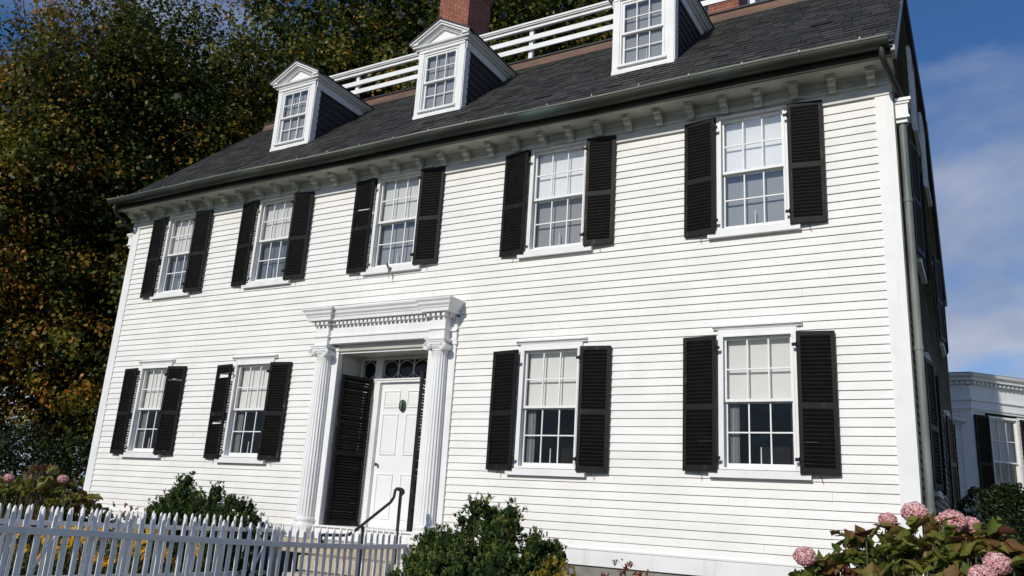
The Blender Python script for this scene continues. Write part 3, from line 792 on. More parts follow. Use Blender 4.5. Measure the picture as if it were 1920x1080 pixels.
# ------------------------------------------------------------ entrance
CX = 1.15; CY = -.09
def column(sx):
    cx = sx * CX
    fl = lambda t, z: .055 * abs(math.sin(t * 10)) ** .6 if 1.20 < z < 3.58 else 0
    # scalloped flutes: groove between fillets
    def flute(t, z):
        if not (1.12 < z < 3.60): return 0
        u = (t * 20 / (2 * PI)) % 1.0; q = abs(u - .5) * 2
        return .075 * math.sqrt(max(0, 1 - (q / .82) ** 2)) if q < .82 else 0
    prof = []
    for i in range(25):
        z = 1.12 + (3.60 - 1.12) * i / 24; t = i / 24
        prof.append((.150 - .028 * t ** 1.6, z + (.001 if i == 0 else 0)))
    prof = [(.154, 1.115)] + prof + [(.125, 3.605), (.125, 3.625)]
    mb = MB(); mb.lathe(prof, cx, CY, 240, flute); c = mb.build('column', M['white'], house, smooth=True)
    mb = MB(); mb.box(cx - .195, cx + .195, CY - .195, CY + .10, .80, .925)
    mb.lathe([(.185, .927), (.194, .95), (.194, .975), (.176, .995), (.162, 1.01), (.158, 1.03), (.170, 1.05), (.176, 1.068), (.168, 1.09), (.154, 1.113)], cx, CY, 40)
    mb.build('column_base', M['white'], c, smooth=True)
    mb = MB()
    mb.lathe([(.126, 3.622), (.135, 3.63), (.132, 3.65), (.142, 3.66), (.165, 3.70), (.165, 3.71)], cx, CY, 40)
    for s2 in (-1, 1):
        vx = cx + s2 * .138; vz = 3.690
        mb.tube([(vx, CY - .165, vz), (vx, CY - .145, vz), (vx, CY - .08, vz), (vx, CY, vz), (vx, CY + .08, vz)], [.064, .066, .050, .045, .060], 24)
        # spiral volute on the face
        pts = []; 
        for i in range(60):
            a = i / 59 * 2 * PI * 2.3; r = .066 * (1 - i / 59 * .86)
            ang = PI / 2 - s2 * a * 1.0 if s2 > 0 else PI / 2 + a
            pts.append((vx + r * math.cos(ang), CY - .171, vz + r * math.sin(ang)))
        mb.tube(pts, .0075, 6)
    mb.box(cx - .138, cx + .138, CY - .166, CY + .08, 3.715, 3.757)
    mb.tube([(cx - .138, CY - .170, 3.757), (cx + .138, CY - .170, 3.757)], .008, 6)
    mb.box(cx - .165, cx + .165, CY - .17, CY + .08, 3.765, 3.785); mb.box(cx - .18, cx + .18, CY - .185, CY + .08, 3.785, 3.808)
    mb.build('capital', M['white'], c, smooth=True)
for sx in (-1, 1): column(sx)
# pilasters behind the columns and reveals
for sx in (-1, 1):
    mb = MB(); a, b = sorted((sx * .90, sx * 1.395)); mb.box(a, b, -.048, .06, .80, 3.80); a, b = sorted((sx * .885, sx * 1.41)); mb.box(a, b, -.062, .06, .80, .94)
    mb.box(a, b, -.062, .06, 3.74, 3.805)
    mb.build('pilaster', M['white'], house)
    mb = MB(); a, b = sorted((sx * .955, sx * 1.0)); mb.box(a, b, .061, .62, .98, 3.78)
    for (z0, z1) in ((1.1, 1.6), (1.75, 3.25), (3.4, 3.68)):
        q0, q1 = sorted((sx * .935, sx * .954)); mb.box(q0, q1, .12, .13, z0, z1); mb.box(q0, q1, .55, .56, z0, z1); mb.box(q0, q1, .13, .55, z0, z0 + .012); mb.box(q0, q1, .13, .55, z1 - .012, z1)
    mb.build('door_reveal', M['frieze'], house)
# recess floor, threshold, ceiling
mb = MB(); mb.box(-1.45, 1.45, -.06, .66, .80, .975); mb.box(-.95, .95, -.10, .60, .975, 1.0); mb.build('threshold', M['white'], house)
mb = MB(); mb.box(-.95, .95, -.05, .70, 3.735, 3.78)
mb.box(-.80, .80, .02, .04, 3.722, 3.735); mb.box(-.80, .80, .50, .52, 3.722, 3.735); mb.box(-.82, -.80, .02, .52, 3.722, 3.735); mb.box(.80, .82, .02, .52, 3.722, 3.735)
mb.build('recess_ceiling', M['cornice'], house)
# back wall of the recess with frames
mb = MB(); y = .62
for a, b in ((-.95, -.90), (-.62, -.475), (.475, .62), (.90, .95)): mb.box(a, b, y - .03, y + .06, 1.0, 3.735)
mb.box(-.90, -.62, y - .02, y + .06, 1.0, 3.345); mb.box(.62, .90, y - .02, y + .06, 1.0, 3.345)
mb.box(-.95, .95, y - .045, y + .0, 3.315, 3.375); mb.box(-.97 + .02, .95, y - .06, y, 3.352, 3.375)
mb.box(-.9, -.62, y - .03, y + .06, 3.70, 3.735); mb.box(-.475, .475, y - .03, y + .06, 3.70, 3.735); mb.box(.62, .9, y - .03, y + .06, 3.70, 3.735)
mb.box(-.54, -.475, y - .055, y - .03, 1.0, 3.315); mb.box(.475, .54, y - .055, y - .03, 1.0, 3.315)
mb.build('door_frame', M['white'], house)
# transom with ring tracery
for grp in ((-.31, 0, .31), (-.76,), (.76,)):
  mb = MB()
  for cx_ in grp:
    r = .150 if abs(cx_) < .5 else .128
    mb.tube([(cx_ + r * math.cos(t * 2 * PI / 40), y - .002, 3.535 + .142 * math.sin(t * 2 * PI / 40)) for t in range(41)], .0055, 6)
  if len(grp) == 3:
    for cx_ in (-.155, .155): mb.box(cx_ - .007, cx_ + .007, y - .008, y + .008, 3.375, 3.70)
  tr = mb.build('transom_tracery', M['white'], house, smooth=True)
mb = MB(); mb.add([(-.92, y + .015, 3.37), (.92, y + .015, 3.37), (.92, y + .015, 3.71), (-.92, y + .015, 3.71)], [(0, 1, 2, 3)]); mb.build('pane', M['glass_low'], tr)
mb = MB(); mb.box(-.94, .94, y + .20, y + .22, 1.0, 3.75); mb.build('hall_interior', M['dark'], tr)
# the door: slab with six raised-and-fielded panels
mb = MB(); mb.box(-.475, .475, y + .012, y + .055, 1.0, 3.315)
def panel(x0, x1, z0, z1):
    t = .018
    for (a, b, c, d) in ((x0, x1, z0, z0 + t), (x0, x1, z1 - t, z1), (x0, x0 + t, z0 + t, z1 - t), (x1 - t, x1, z0 + t, z1 - t)): mb.box(a, b, y - .004, y + .012, c, d)
    g = .05; mb.hexa([(x0 + g, y + .001, z0 + g), (x1 - g, y + .001, z0 + g), (x1 - t, y + .0118, z0 + t), (x0 + t, y + .0118, z0 + t),
                      (x0 + g, y + .001, z1 - g), (x1 - g, y + .001, z1 - g), (x1 - t, y + .0118, z1 - t), (x0 + t, y + .0118, z1 - t)])
for sx in (-1, 1):
    for (z0, z1) in ((1.14, 1.84), (2.14, 2.80), (2.90, 3.18)):
        a, b = sorted((sx * .075, sx * .40)); panel(a, b, z0, z1)
door = mb.build('front_door', M['door'], house)
mb = MB()
mb.prism([(.062 * math.cos(t * PI / 12), .095 * math.sin(t * PI / 12) * (1 if True else 1)) for t in range(24)], lambda u, v, a: (u, a, 2.93 + v), y - .03, y + .011)
mb.tube([(0, y - .035, 3.0), (0, y - .05, 2.95), (0, y - .045, 2.86)], [.014, .018, .022], 8)
mb.build('door_knocker', M['bronze'], door, smooth=True)
mb = MB(); mb.tube([(-.40, y + .012, 1.98), (-.40, y - .045, 1.98)], [.012, .028], 12); mb.build('door_knob', M['bronze'], door, smooth=True)
# tall louvred storm shutters folded back on each side of the recess
def door_shutter(x0, y0_, x1, y1_, gap=()):
    w = math.hypot(x1 - x0, y1_ - y0_); fr, pans = shutter(w, 2.37, gap=gap, th=.045); ux, uy = (x1 - x0) / w, (y1_ - y0_) / w
    fn = lambda x, y, z: (x0 + ux * x - uy * y, y0_ + uy * x + ux * y, 1.0 + z)
    s = fr.map(fn).build('door_shutter', M['shutter'], house)
    for p in pans: p.map(fn).build('louvre_panel', M['slat'], s)
    return fn, s
fn, s = door_shutter(-.63, .555, -.845, .04)
door_shutter(.60, .55, .735, .06)
# twisted chain hanging on the left storm shutter
mb = MB(); pts = [(-.60 + .006 * math.sin(i * 1.9), .54 - .006 * math.cos(i * 1.9), 3.1 - i * .021) for i in range(98)]
mb.tube(pts, [.004 + .004 * (i % 2) for i in range(98)], 5); mb.build('chain', M['pipe'], s)

# entablature
ent = MB()
def blk(x0, x1, o, z0, z1): ent.box(x0, x1, -o, .03, z0, z1)
for sx in (-1, 1):
    a, b = sorted((sx * 1.02, sx * 1.29))
    blk(a, b, .225, 3.81, 3.93); blk(a - .006, b + .006, .231, 3.932, 3.945); blk(a - .018, b + .018, .247, 3.945, 3.968); blk(a, b, .220, 3.968, 4.165)
    a, b = sorted((sx * 1.29, sx * 1.40)); blk(a, b, .06, 3.81, 4.165); blk(a, b, .085, 3.94, 3.965)
blk(-1.02, 1.02, .17, 3.84, 3.93); blk(-1.02, 1.02, .176, 3.932, 3.945); blk(-1.02, 1.02, .192, 3.945, 3.968); blk(-1.02, 1.02, .165, 3.968, 4.165)
# architrave soffit down to recess ceiling
ent.box(-.95, .95, -.012, .02, 3.70, 3.85)
def cornice(x0, x1, base):
    pr = [(-.03, 4.165), (base + .015, 4.165), (base + .015, 4.19), (base + .03, 4.192), (base + .03, 4.20), (base + .115, 4.205), (base + .12, 4.26), (base + .13, 4.262), (base + .135, 4.285),
          (base + .16, 4.315), (base + .165, 4.345), (base + .19, 4.375), (base + .195, 4.40), (-.03, 4.425)]
    pr = pr[1:-1]; n = len(pr); vs = []
    for o, z in pr:
        d = o - base; vs += [(x0 - d, .03, z), (x0 - d, -o, z), (x1 + d, -o, z), (x1 + d, .03, z)]
    fs = [(4 * i + k, 4 * i + k + 1, 4 * i + 5 + k, 4 * i + 4 + k) for i in range(n - 1) for k in range(3)]
    fs += [(3, 2, 1, 0), tuple(4 * (n - 1) + k for k in range(4))] + [(4 * i + 3, 4 * i, 4 * i + 4, 4 * i + 7) for i in range(n - 1)]
    ent.add(vs, fs)
cornice(-1.29, -1.02, .225); cornice(1.02, 1.29, .225); cornice(-1.02, 1.02, .165)
en = ent.build('entablature', M['white'], house)
mb = MB()
def dentils(x0, x1, o):
    n = max(2, int((x1 - x0) / .082)); 
    for i in range(n):
        xx = x0 + (x1 - x0) * (i + .5) / n; mb.box(xx - .026, xx + .026, -o - .075, -o + .002, 4.140, 4.202)
mb.box(-1.33, -.98, -.245, -.19, 4.150, 4.196); mb.box(.98, 1.33, -.245, -.19, 4.150, 4.196); mb.box(-1.02, 1.02, -.185, -.12, 4.150, 4.196)
dentils(-1.34, -.97, .225); dentils(.97, 1.34, .225); dentils(-.96, .96, .165)
for sx in (-1, 1):
    a, b = sorted((sx * 1.28, sx * 1.31)); mb.box(a, b, -.2, .0, 4.150, 4.196)
    for i in range(3):
        yy = -.17 + i * .075; a, b = sorted((sx * 1.288, sx * 1.355)); mb.box(a, b, yy - .024, yy + .024, 4.142, 4.201)
mb.build('dentils', M['white'], en)

# downspout, leader heads
def leader(sx):
    xw = XR if sx > 0 else XL
    mb = MB(); x0, x1 = sorted((xw + sx * .016, xw + sx * .155))
    mb.box(x0, x1, .0, .16, 6.30, 6.46); x0, x1 = sorted((xw + sx * .016, xw + sx * .175)); mb.box(x0, x1, -.015, .175, 6.46, 6.49); x0, x1 = sorted((xw + sx * .016, xw + sx * .195))
    mb.box(x0, x1, -.03, .19, 6.49, 6.53); x0, x1 = sorted((xw + sx * .016, xw + sx * .17)); mb.box(x0, x1, -.012, .17, 6.27, 6.30)
    x0, x1 = sorted((xw + sx * .016, xw + sx * .14)); mb.box(x0, x1, .02, .15, 6.22, 6.27)
    mb.build('leader_head', M['white'], house)
    xp = xw + sx * .08
    mb = MB(); mb.tube([(xp, .085, 6.25), (xp, .085, .3)], .045, 14)
    for z in (1.6, 3.4, 5.2): mb.tube([(xp, .085, z), (xp, .085, z + .05)], .052, 14)
    mb.build('downspout', M['pipe'], house, smooth=True)
    xg = xw - sx * .05
    mb = MB(); mb.tube([(xg, -.565, 6.99), (xg, -.565, 6.86), (xg + sx * .02, -.50, 6.78), (xp, .02, 6.58), (xp, .085, 6.52)], .036, 14)
    mb.build('gutter_elbow', M['copper'], house, smooth=True)
leader(1); leader(-1)

# ================================================================== ANNEXE (one-storey bay behind on the right)
annex = empty('garden_wing', (9, 15, 0), 'low white one-storey wing with dentilled cornice behind the right corner of the house', 'building')
AL = (9, 15, 0)
Z0, ZT = 0.4, 5.25
# facets: (x,y) polyline seen from the front
AP = [(6.6, 12.05), (7.93, 12.05), (9.75, 14.05), (11.6, 14.05)]
def facet_fn(p, q):
    l = math.hypot(q[0] - p[0], q[1] - p[1]); ux, uy = (q[0] - p[0]) / l, (q[1] - p[1]) / l
    return l, (lambda u, o, z: (p[0] + ux * u - uy * o, p[1] + uy * u + ux * o, z))
for fi, (p, q) in enumerate(zip(AP, AP[1:])):
    l, fn = facet_fn(p, q)
    hol = [(.42, 1.42, 2.0, 4.34)] if fi == 1 else []
    cb = clapboards(rows(Z0, 4.35, .11, .11), lambda z: (.0, l), hol, seed=30 + fi).map(fn); cb.build('clapboard_facet', M['clap'], annex, loc=AL)
    mb = MB()
    mb.box(-.02, .22, -.035, .0, Z0, 4.35); mb.box(l - .22, l + .015, -.035, .0, Z0, 4.35)
    if fi == 0: mb.box(l - .62, l - .42, -.03, 0, Z0, 4.35)
    mb.box(-.015, l + .015, -.05, .0, 4.35, 4.62); mb.box(-.03, l + .03, -.075, .0, 4.40, 4.44)
    mb.box(-.015, l + .015, -.04, .0, 4.62, 4.98); mb.box(-.03, l + .03, -.09, .0, 4.60, 4.64)
    mb.map(fn).build('frieze', M['white'], annex, loc=AL)
    mb = MB()
    n = 6; pr = [(0, 4.98), (.08, 4.98), (.10, 5.05), (.20, 5.06), (.21, 5.12), (.27, 5.16), (.29, 5.22), (0, 5.27)]
    ext = .12
    mb.prism(pr, lambda o, z, a: (a, -o, z), -ext if fi else -.2, l + (.10 if fi == 0 else ext)); mb.map(fn); mb.build('cornice', M['white'], annex, loc=AL)
    mb = MB(); k = int(l / .13); mb.box(.01, l - .01, -.09, -.05, 4.99, 5.04)
    for i in range(k): mb.box(i * .13 + .02, i * .13 + .085, -.15, -.078, 4.985, 5.047)
    mb.map(fn).build('dentils', M['white'], annex, loc=AL)
# flat roof
mb = MB(); poly = [(6.6, 11.85), (8.0, 11.85), (9.85, 13.85), (11.8, 13.85), (11.8, 20), (6.6, 20)]
mb.prism(poly, lambda u, v, a: (u, v, a), 5.20, 5.255); mb.build('roof', M['cheek'], annex, loc=AL)
l, fn = facet_fn(AP[1], AP[2])
ZW = (.52, 1.35, 2.2, 4.24)
wd = window(*ZW, parent=annex, upper='blind', lower='dark', fn=lambda x, y, z: tuple(np.array(fn(x, y, z)) - np.array(AL)), candle=False, name='window')
for dr, hx in ((-1, .45), (1, 1.42)):
    fr, pans = shutter(.42, 2.12); f2 = lambda x, y, z, hx=hx, dr=dr: tuple(np.array(fn(hx + dr * x, y - .08, 2.15 + z)) - np.array(AL))
    s = fr.map(f2).build('shutter', M['shutter'], annex)
    for p in pans: p.map(f2).build('louvre_panel', M['slat'], s)
cam_loc = (7.70, 11.98, 4.1)
mb = MB(); mb.tube([(7.62, 12.0, 4.12), (7.62, 11.86, 4.12)], .035, 10); mb.tube([(7.62, 11.86, 4.12), (7.80, 11.80, 4.06)], [.05, .045], 12)
sc_ = mb.build('security_camera', M['white'], None, smooth=True, loc=(7.62, 12.0, 4.12)); sc_.location = (7.62, 12.0, 4.12)
tag(sc_, 'small white security camera fixed to the wing wall beside the house corner', 'camera')
mb = MB(); mb.tube([(.19, -.205, -.063), (.15, -.19, -.052)], .03, 12); mb.build('lens', M['iron'], sc_)

# ================================================================== STEPS, HANDRAIL
st = empty('stone_steps', (.3, -.9, 0), 'weathered sandstone steps rising to the columned front door', 'steps')
for (x0, x1, y1, z0, z1) in ((-1.12, 1.46, -.62, .60, .798), (-.36, 1.46, -.98, .40, .600), (-.24, 1.48, -1.38, .20, .39), (-.14, 1.48, -1.80, -.05, .20)):
    mb = MB(); xm = x0 + (x1 - x0) * .53
    for a, b in ((x0, xm - .003), (xm + .003, x1)): mb.box(a - .3, b - .3, y1 + .9, .0 + .9 - .04, z0 + .003, z1)
    mb.build('step', M['stone'], st, bevel=.014)
hr = MB()
hr.tube([(0, -.02, 1.56), (0, .04, 1.575), (0, .09, 1.56), (0, .105, 1.53), (0, .08, 1.505), (0, .05, 1.515)], .020, 10)
hr.tube([(0, .05, 1.575), (0, -.05, 1.575), (0, -.085, 1.55), (0, -.10, 1.46), (0, -.16, 1.39), (0, -.80, 1.03), (0, -.93, .965), (0, -1.04, .955), (0, -1.40, .955)], .020, 10)
hr.tube([(0, -1.40 + .045 * math.sin(t * .5), .915 + .045 * math.cos(t * .5)) for t in range(0, 14)], .018, 8)
hro = hr.build('handrail', M['iron'], None, smooth=True); hro.location = (1.2, -.85, 0)
tag(hro, 'black wrought-iron handrail sloping down beside the front steps', 'handrail')
mb = MB(); mb.box(-.016, .016, .028, .06, .60, 1.57); mb.build('post', M['iron'], hro)
mb = MB(); mb.box(-.016, .016, -.70, -.665, .20, 1.07); mb.build('post', M['iron'], hro)

# ================================================================== FENCES
def interp(tab, y):
    for (a, za), (b, zb2) in zip(tab, tab[1:]):
        if y <= b: return za + (zb2 - za) * (y - a) / (b - a)
    return tab[-1][1]
def fence(name, label, X, y0, y1, sp, tab, tipt, braces, zbase=.12, pw=.0162, xcurve=lambda y: 0):
    root = empty(name, (X, (y0 + y1) / 2, 0), label, 'fence'); ox, oy = X, (y0 + y1) / 2
    n = int((y1 - y0) / sp) + 1; seed = random.Random(len(name) + n)
    for i in range(n):
        y = y0 + i * sp + seed.uniform(-.004, .004); zr = interp(tab, y); zt = interp(tipt, y) + seed.uniform(-.010, .010)
        xx = xcurve(y); lean = seed.uniform(-.007, .007)
        mb = MB(); w = pw
        # square stock, the head shaved round to a blunt point
        prof = [(w, zbase), (w, zt - .105)]
        rr = [(zt - .11, w * 1.04), (zt - .08, w * 1.12), (zt - .045, w * 1.04), (zt - .02, w * .80), (zt - .005, w * .42), (zt, w * .12)]
        seg = 10; base = len(mb.v)
        def ring(z, r, sq):
            for k in range(seg):
                t = 2 * PI * (k + .5) / seg; c, s_ = math.cos(t), math.sin(t); m = max(abs(c), abs(s_)); f = (1 / m) * sq + (1 - sq)
                mb.v.append((xx + r * c * f + lean * (z - zbase), y - oy + r * s_ * f, z))
        for (z, r, sq) in [(zbase, w, 1), (zt - .12, w, 1)] + [(z, r, 0) for z, r in rr]: ring(z, r, sq)
        m_ = 2 + len(rr)
        for a in range(m_ - 1):
            for k in range(seg):
                p = base + a * seg + k; q = base + a * seg + (k + 1) % seg; mb.f.append((p, q, q + seg, p + seg))
        mb.f.append(tuple(base + (m_ - 1) * seg + k for k in range(seg))); mb.f.append(tuple(base + k for k in range(seg - 1, -1, -1)))
        mb.build('picket', M['fence'], root, smooth=True)
    for dz, hh in ((0, .055), (-.62, .055)):
        mb = MB(); k = 36
        for j in range(k):
            ya, yb = y0 - .06 + (y1 - y0 + .12) * j / k, y0 - .06 + (y1 - y0 + .12) * (j + 1) / k
            za, zb2 = interp(tab, ya) + dz, interp(tab, yb) + dz; xa, xb = xcurve(ya), xcurve(yb)
            mb.add([(xa - .036, ya - oy, za - hh), (xa + .036, ya - oy, za - hh), (xa + .036, ya - oy, za), (xa - .036, ya - oy, za),
                    (xb - .036, yb - oy, zb2 - hh), (xb + .036, yb - oy, zb2 - hh), (xb + .036, yb - oy, zb2), (xb - .036, yb - oy, zb2)],
                   [(0, 4, 5, 1), (1, 5, 6, 2), (2, 6, 7, 3), (3, 7, 4, 0)] + ([(0, 1, 2, 3)] if j == 0 else []) + ([(7, 6, 5, 4)] if j == k - 1 else []))
        mb.build('rail', M['fence'], root)
    for (ya, yb) in braces:
        za = interp(tab, ya)
        mb = MB(); mb.tube([(xcurve(ya) + .05, ya - oy, za - .06), (xcurve(ya) + .05, (ya + yb) / 2 - oy, za * .5), (xcurve(ya) + .05, yb - oy, .0)], .010, 6)
        mb.build('brace', M['white'], root)
    for yy in (y0 - .12, y1 + .10):
        mb = MB(); zt = interp(tab, yy); mb.box(-.05 + xcurve(yy), .05 + xcurve(yy), yy - oy - .05, yy - oy + .05, -.05, zt - .03); mb.box(-.06 + xcurve(yy), .06 + xcurve(yy), yy - oy - .06, yy - oy + .06, zt - .03, zt + .0)
        mb.build('post', M['fence'], root)
    return root
TF = [(-9.5, 1.11), (-6.28, 1.0), (-5.63, .979), (-4.79, .947), (-3.81, .914), (-2.82, .882), (-1.8, .866), (-.7, .873), (0, .88)]
TT = [(-9.5, 1.30), (-6.29, 1.168), (-5.0, 1.14), (-3.84, 1.09), (-2.72, 1.055), (-1.03, 1.04), (0, 1.05)]
fence('picket_fence', 'white picket fence nearest the camera, its rail dipping towards the steps', 1.5, -8.2, -1.05, .118, TF, TT, ((-5.85, -6.3), (-3.55, -3.9)))
TB = [(-9.5, .97), (-4.34, .930), (-2.46, .908), (-1.16, .903), (-.6, .905)]
TBT = [(-9.5, 1.15), (-4.33, 1.10), (-2.1, 1.075), (-.6, 1.075)]
fence('picket_fence', 'farther white picket fence in front of the yellow flowers and dark round shrub', -1.5, -7.2, -.42, .128, TB, TBT, ())

# ================================================================== GROUND
mb = MB(); n = 40
mb.add([(-150, -150, -.02), (150, -150, -.02), (150, 150, -.02), (-150, 150, -.02)], [(0, 1, 2, 3)])
M['lawn'] = noise_mat('lawn', [(.3, (.03, .045, .015)), (.6, (.055, .075, .024)), (.8, (.09, .09, .035))], 1.2, 8, .95, (1, 1, 1), .6, 30, .1)
tag(mb.build('ground', M['lawn']), kind='structure')
mb = MB(); mb.add([(-1.3, -9, -.014), (1.35, -9, -.014), (1.35, -1.8, -.014), (-1.3, -1.8, -.014)], [(0, 1, 2, 3)])
tag(mb.build('path', M['found']), kind='structure')
mb = MB(); mb.add([(-7.6, -5.5, .0), (-1.6, -5.5, .0), (-1.6, -.02, .0), (-7.6, -.02, .0)], [(0, 1, 2, 3)]); mb.add([(1.6, -3.2, .0), (10.5, -6.0, .0), (10.5, 3, .0), (1.6, -.02, .0)], [(0, 1, 2, 3)])
tag(mb.build('garden_soil', M['soil']), kind='structure')
mb = MB(); mb.add([(-30, -16, -.012), (40, -16, -.012), (40, -10.9, -.012), (-30, -10.9, -.012)], [(0, 1, 2, 3)])
M['paving'] = noise_mat('paving', [(.3, (.20, .19, .18)), (.7, (.30, .29, .27))], 3, 8, .9, bump=.3)
tag(mb.build('pavement', M['paving']), kind='structure')

# ================================================================== SHRUBS
def puffs_bush(name, label, cat, base, puffs, nleaf, size, mat, tint_mu=.45, tint_sd=.2, up=.3, aspect=.5, axis_w=1.2, lean=(0, 0, 1), shell=.55, group=None, toptint=.25, core=False, spray=.055):
    """puffs: (x,y,z,rx,rz) lumps; leaf sprays gathered in small fans near each lump's surface"""
    root = empty(name, base, label, cat, group); vol = np.array([p[3] ** 2 * p[4] for p in puffs]) ** .8; vol /= vol.sum()
    Ps, Ts, Os = [], [], []
    Ds = []
    for (x, y, z, rx, rz), v in zip(puffs, vol):
        m = int(nleaf * v); k = max(8, m // 20)
        d = RNG.normal(size=(k, 3)); d /= np.linalg.norm(d, axis=1, keepdims=True)
        ph = RNG.uniform(0, 6, 3)
        r = (shell + (1.06 - shell) * RNG.random(k) ** .6) * (1 + .10 * np.sin(d[:, 0] * 7 + ph[0]) * np.sin(d[:, 2] * 6 + ph[1]) + .10 * np.sin(d[:, 1] * 9 + ph[2]))
        c = d * r[:, None] * np.array([rx, rx, rz]) + np.array([x, y, z])
        idx = np.repeat(np.arange(k), 20); m = len(idx)
        D = d * .9 + np.array([0, 0, .75]) + RNG.normal(size=(k, 3)) * .35; D /= np.linalg.norm(D, axis=1, keepdims=True)   # each spray is a small fan
        U = np.cross(D, RNG.normal(size=(k, 3))); U /= np.linalg.norm(U, axis=1, keepdims=True)
        fan = spray * rx ** .5 / .45; u_ = RNG.uniform(-.3, 1, m); a_ = RNG.normal(0, .45, m)
        P = c[idx] + D[idx] * (u_ * fan)[:, None] + U[idx] * (a_ * (u_ + .3) * fan)[:, None] + RNG.normal(size=(m, 3)) * fan * .10
        tclus = RNG.normal(0, tint_sd, k)
        T = tint_mu + tclus[idx] + RNG.normal(0, .07, m) + toptint * ((P[:, 2] - z) / rz) * .5 + (r[idx] - .85) * .6 + (u_ - .4) * .25
        Ps.append(P); Ts.append(T); Os.append(np.cross(D, U)[idx] * np.sign(np.sum(np.cross(D, U) * (d + [0, 0, .4]), axis=1))[idx][:, None] + d[idx] * .5); Ds.append(D[idx] + U[idx] * (a_ * .8)[:, None])
    P = np.concatenate(Ps); T = np.concatenate(Ts); O = np.concatenate(Os); ok = P[:, 2] > .0
    P, T, O = P[ok], T[ok], O[ok]; DD = np.concatenate(Ds)[ok]
    leaves_obj('foliage', P, size * RNG.uniform(.6, 1.35, len(P)), T, mat, root, up=up, aspect=aspect, axis=lean, axis_w=axis_w, loc=base, odir=O, odw=1.8, tdir=DD)
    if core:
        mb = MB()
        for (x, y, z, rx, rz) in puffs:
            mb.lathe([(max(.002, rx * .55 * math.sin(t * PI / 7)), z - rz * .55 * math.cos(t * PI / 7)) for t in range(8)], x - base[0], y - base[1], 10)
        mb.build('dark_shade_core', M['shadecore'], root, smooth=True)  # dark lumps stand in for the shaded depth between sprays
    mb = MB(); bx_, by_ = base[0], base[1]
    for (x, y, z, rx, rz) in puffs:
        mb.tube([(0, 0, -.02), ((x - bx_) * .45, (y - by_) * .45, z * .4), (x - bx_, y - by_, z)], [.028, .018, .007], 6)
    mb.build('stem', M['bark'], root, smooth=True)
    return root
# big cypress in front of the steps
rb = random.Random(5)
pf = []
def tower(x, y, ztop, r, zlow=.25):
    z = ztop - r * .8; r *= 1.12
    while z > zlow:
        for q in range(3):
            a_ = rb.uniform(0, 6.28); o_ = r * rb.uniform(.3, .62)
            pf.append((x + o_ * math.cos(a_), y + o_ * math.sin(a_), z + rb.uniform(-.5, .15) * r, r * rb.uniform(.55, .80), r * rb.uniform(.6, 1.0)))
        z -= r * .80
        x += rb.uniform(-.04, .04)
for a in ((3.18, -1.85, 1.50, .16), (3.42, -1.8, 1.44, .17), (2.93, -1.75, 1.37, .13), (3.3, -1.65, 1.42, .17), (3.55, -1.9, 1.33, .14),
          (2.55, -1.8, 1.14, .17), (2.35, -1.75, 1.06, .14), (2.72, -1.95, 1.17, .15), (2.28, -1.95, .85, .17), (2.1, -1.9, .64, .13), (2.5, -2.1, .85, .2), (2.8, -2.1, .95, .2),
          (3.80, -1.7, 1.17, .15), (3.90, -1.85, 1.12, .12), (4.02, -1.75, 1.12, .11), (4.10, -1.8, 1.00, .11), (3.85, -2.0, .92, .17), (3.6, -2.1, 1.0, .2), (3.2, -2.15, 1.02, .2)):
    tower(*a)
puffs_bush('cypress_shrub', 'lumpy bright green conifer shrub hiding the right end of the near picket fence', 'shrub', (3.1, -1.9, 0), pf, 170000, .028, M['yew'], .54, .17, shell=.5, core=True, aspect=.45, spray=.042)
pf = []
for a in ((-3.42, -.85, 1.66, .17), (-3.2, -.8, 1.50, .2), (-3.0, -.8, 1.40, .17), (-3.75, -.8, 1.36, .2), (-3.95, -.85, 1.22, .17), (-2.62, -.8, 1.53, .13), (-2.9, -.85, 1.36, .15), (-2.25, -.85, 1.43, .17), (-1.95, -.8, 1.33, .16),
          (-1.72, -.85, 1.16, .16), (-2.45, -.95, 1.2, .2), (-3.1, -.95, 1.15, .22), (-3.6, -1.0, 1.1, .2), (-2.1, -1.0, 1.1, .2)):
    tower(a[0] + .18, a[1], a[2], a[3])
puffs_bush('cypress_shrub', 'dark green spreading conifer shrub behind the farther picket fence, below the left windows', 'shrub', (-2.8, -.9, 0), pf, 140000, .030, M['yew'], .38, .18, shell=.5, core=True, aspect=.45, spray=.042)
# low golden conifer and rusty barberry at the foot of the wall
pf = [(4.16, -1.95, .80, .13, .10), (4.28, -1.9, .74, .10, .09), (4.06, -2.05, .66, .14, .10), (4.24, -2.0, .58, .16, .13), (4.15, -1.95, .34, .2, .2)]
puffs_bush('golden_conifer', 'low golden yellow thread-leaved conifer beside the bright green shrub', 'shrub', (4.17, -1.97, 0), pf, 5200, .040, M['gold'], .55, .25, aspect=.25, lean=(0, -.3, -1))
pf = [(4.55, -.95, .78, .13, .13), (4.35, -.9, .68, .13, .12), (4.75, -.95, .66, .14, .12), (4.95, -.95, .58, .13, .12), (4.6, -.95, .5, .2, .2), (4.25, -.95, .45, .18, .18), (4.9, -.9, .35, .2, .2)]
puffs_bush('barberry_shrub', 'thin rust-brown shrub against the white skirting between the conifer and the hydrangea', 'shrub', (4.6, -.95, 0), pf, 1500, .034, M['barb'], .5, .3)
pf = [(-4.6, -.7, .95, .16, .14), (-4.9, -.7, .92, .16, .16), (-4.35, -.75, .85, .16, .14), (-5.2, -.7, .8, .2, .2), (-4.6, -.75, .6, .2, .2), (-4.9, -.75, .4, .2, .2)]
puffs_bush('barberry_shrub', 'small reddish shrub with pale twigs by the left end of the house wall', 'shrub', (-4.7, -.7, 0), pf, 1300, .045, M['barb'], .5, .3)
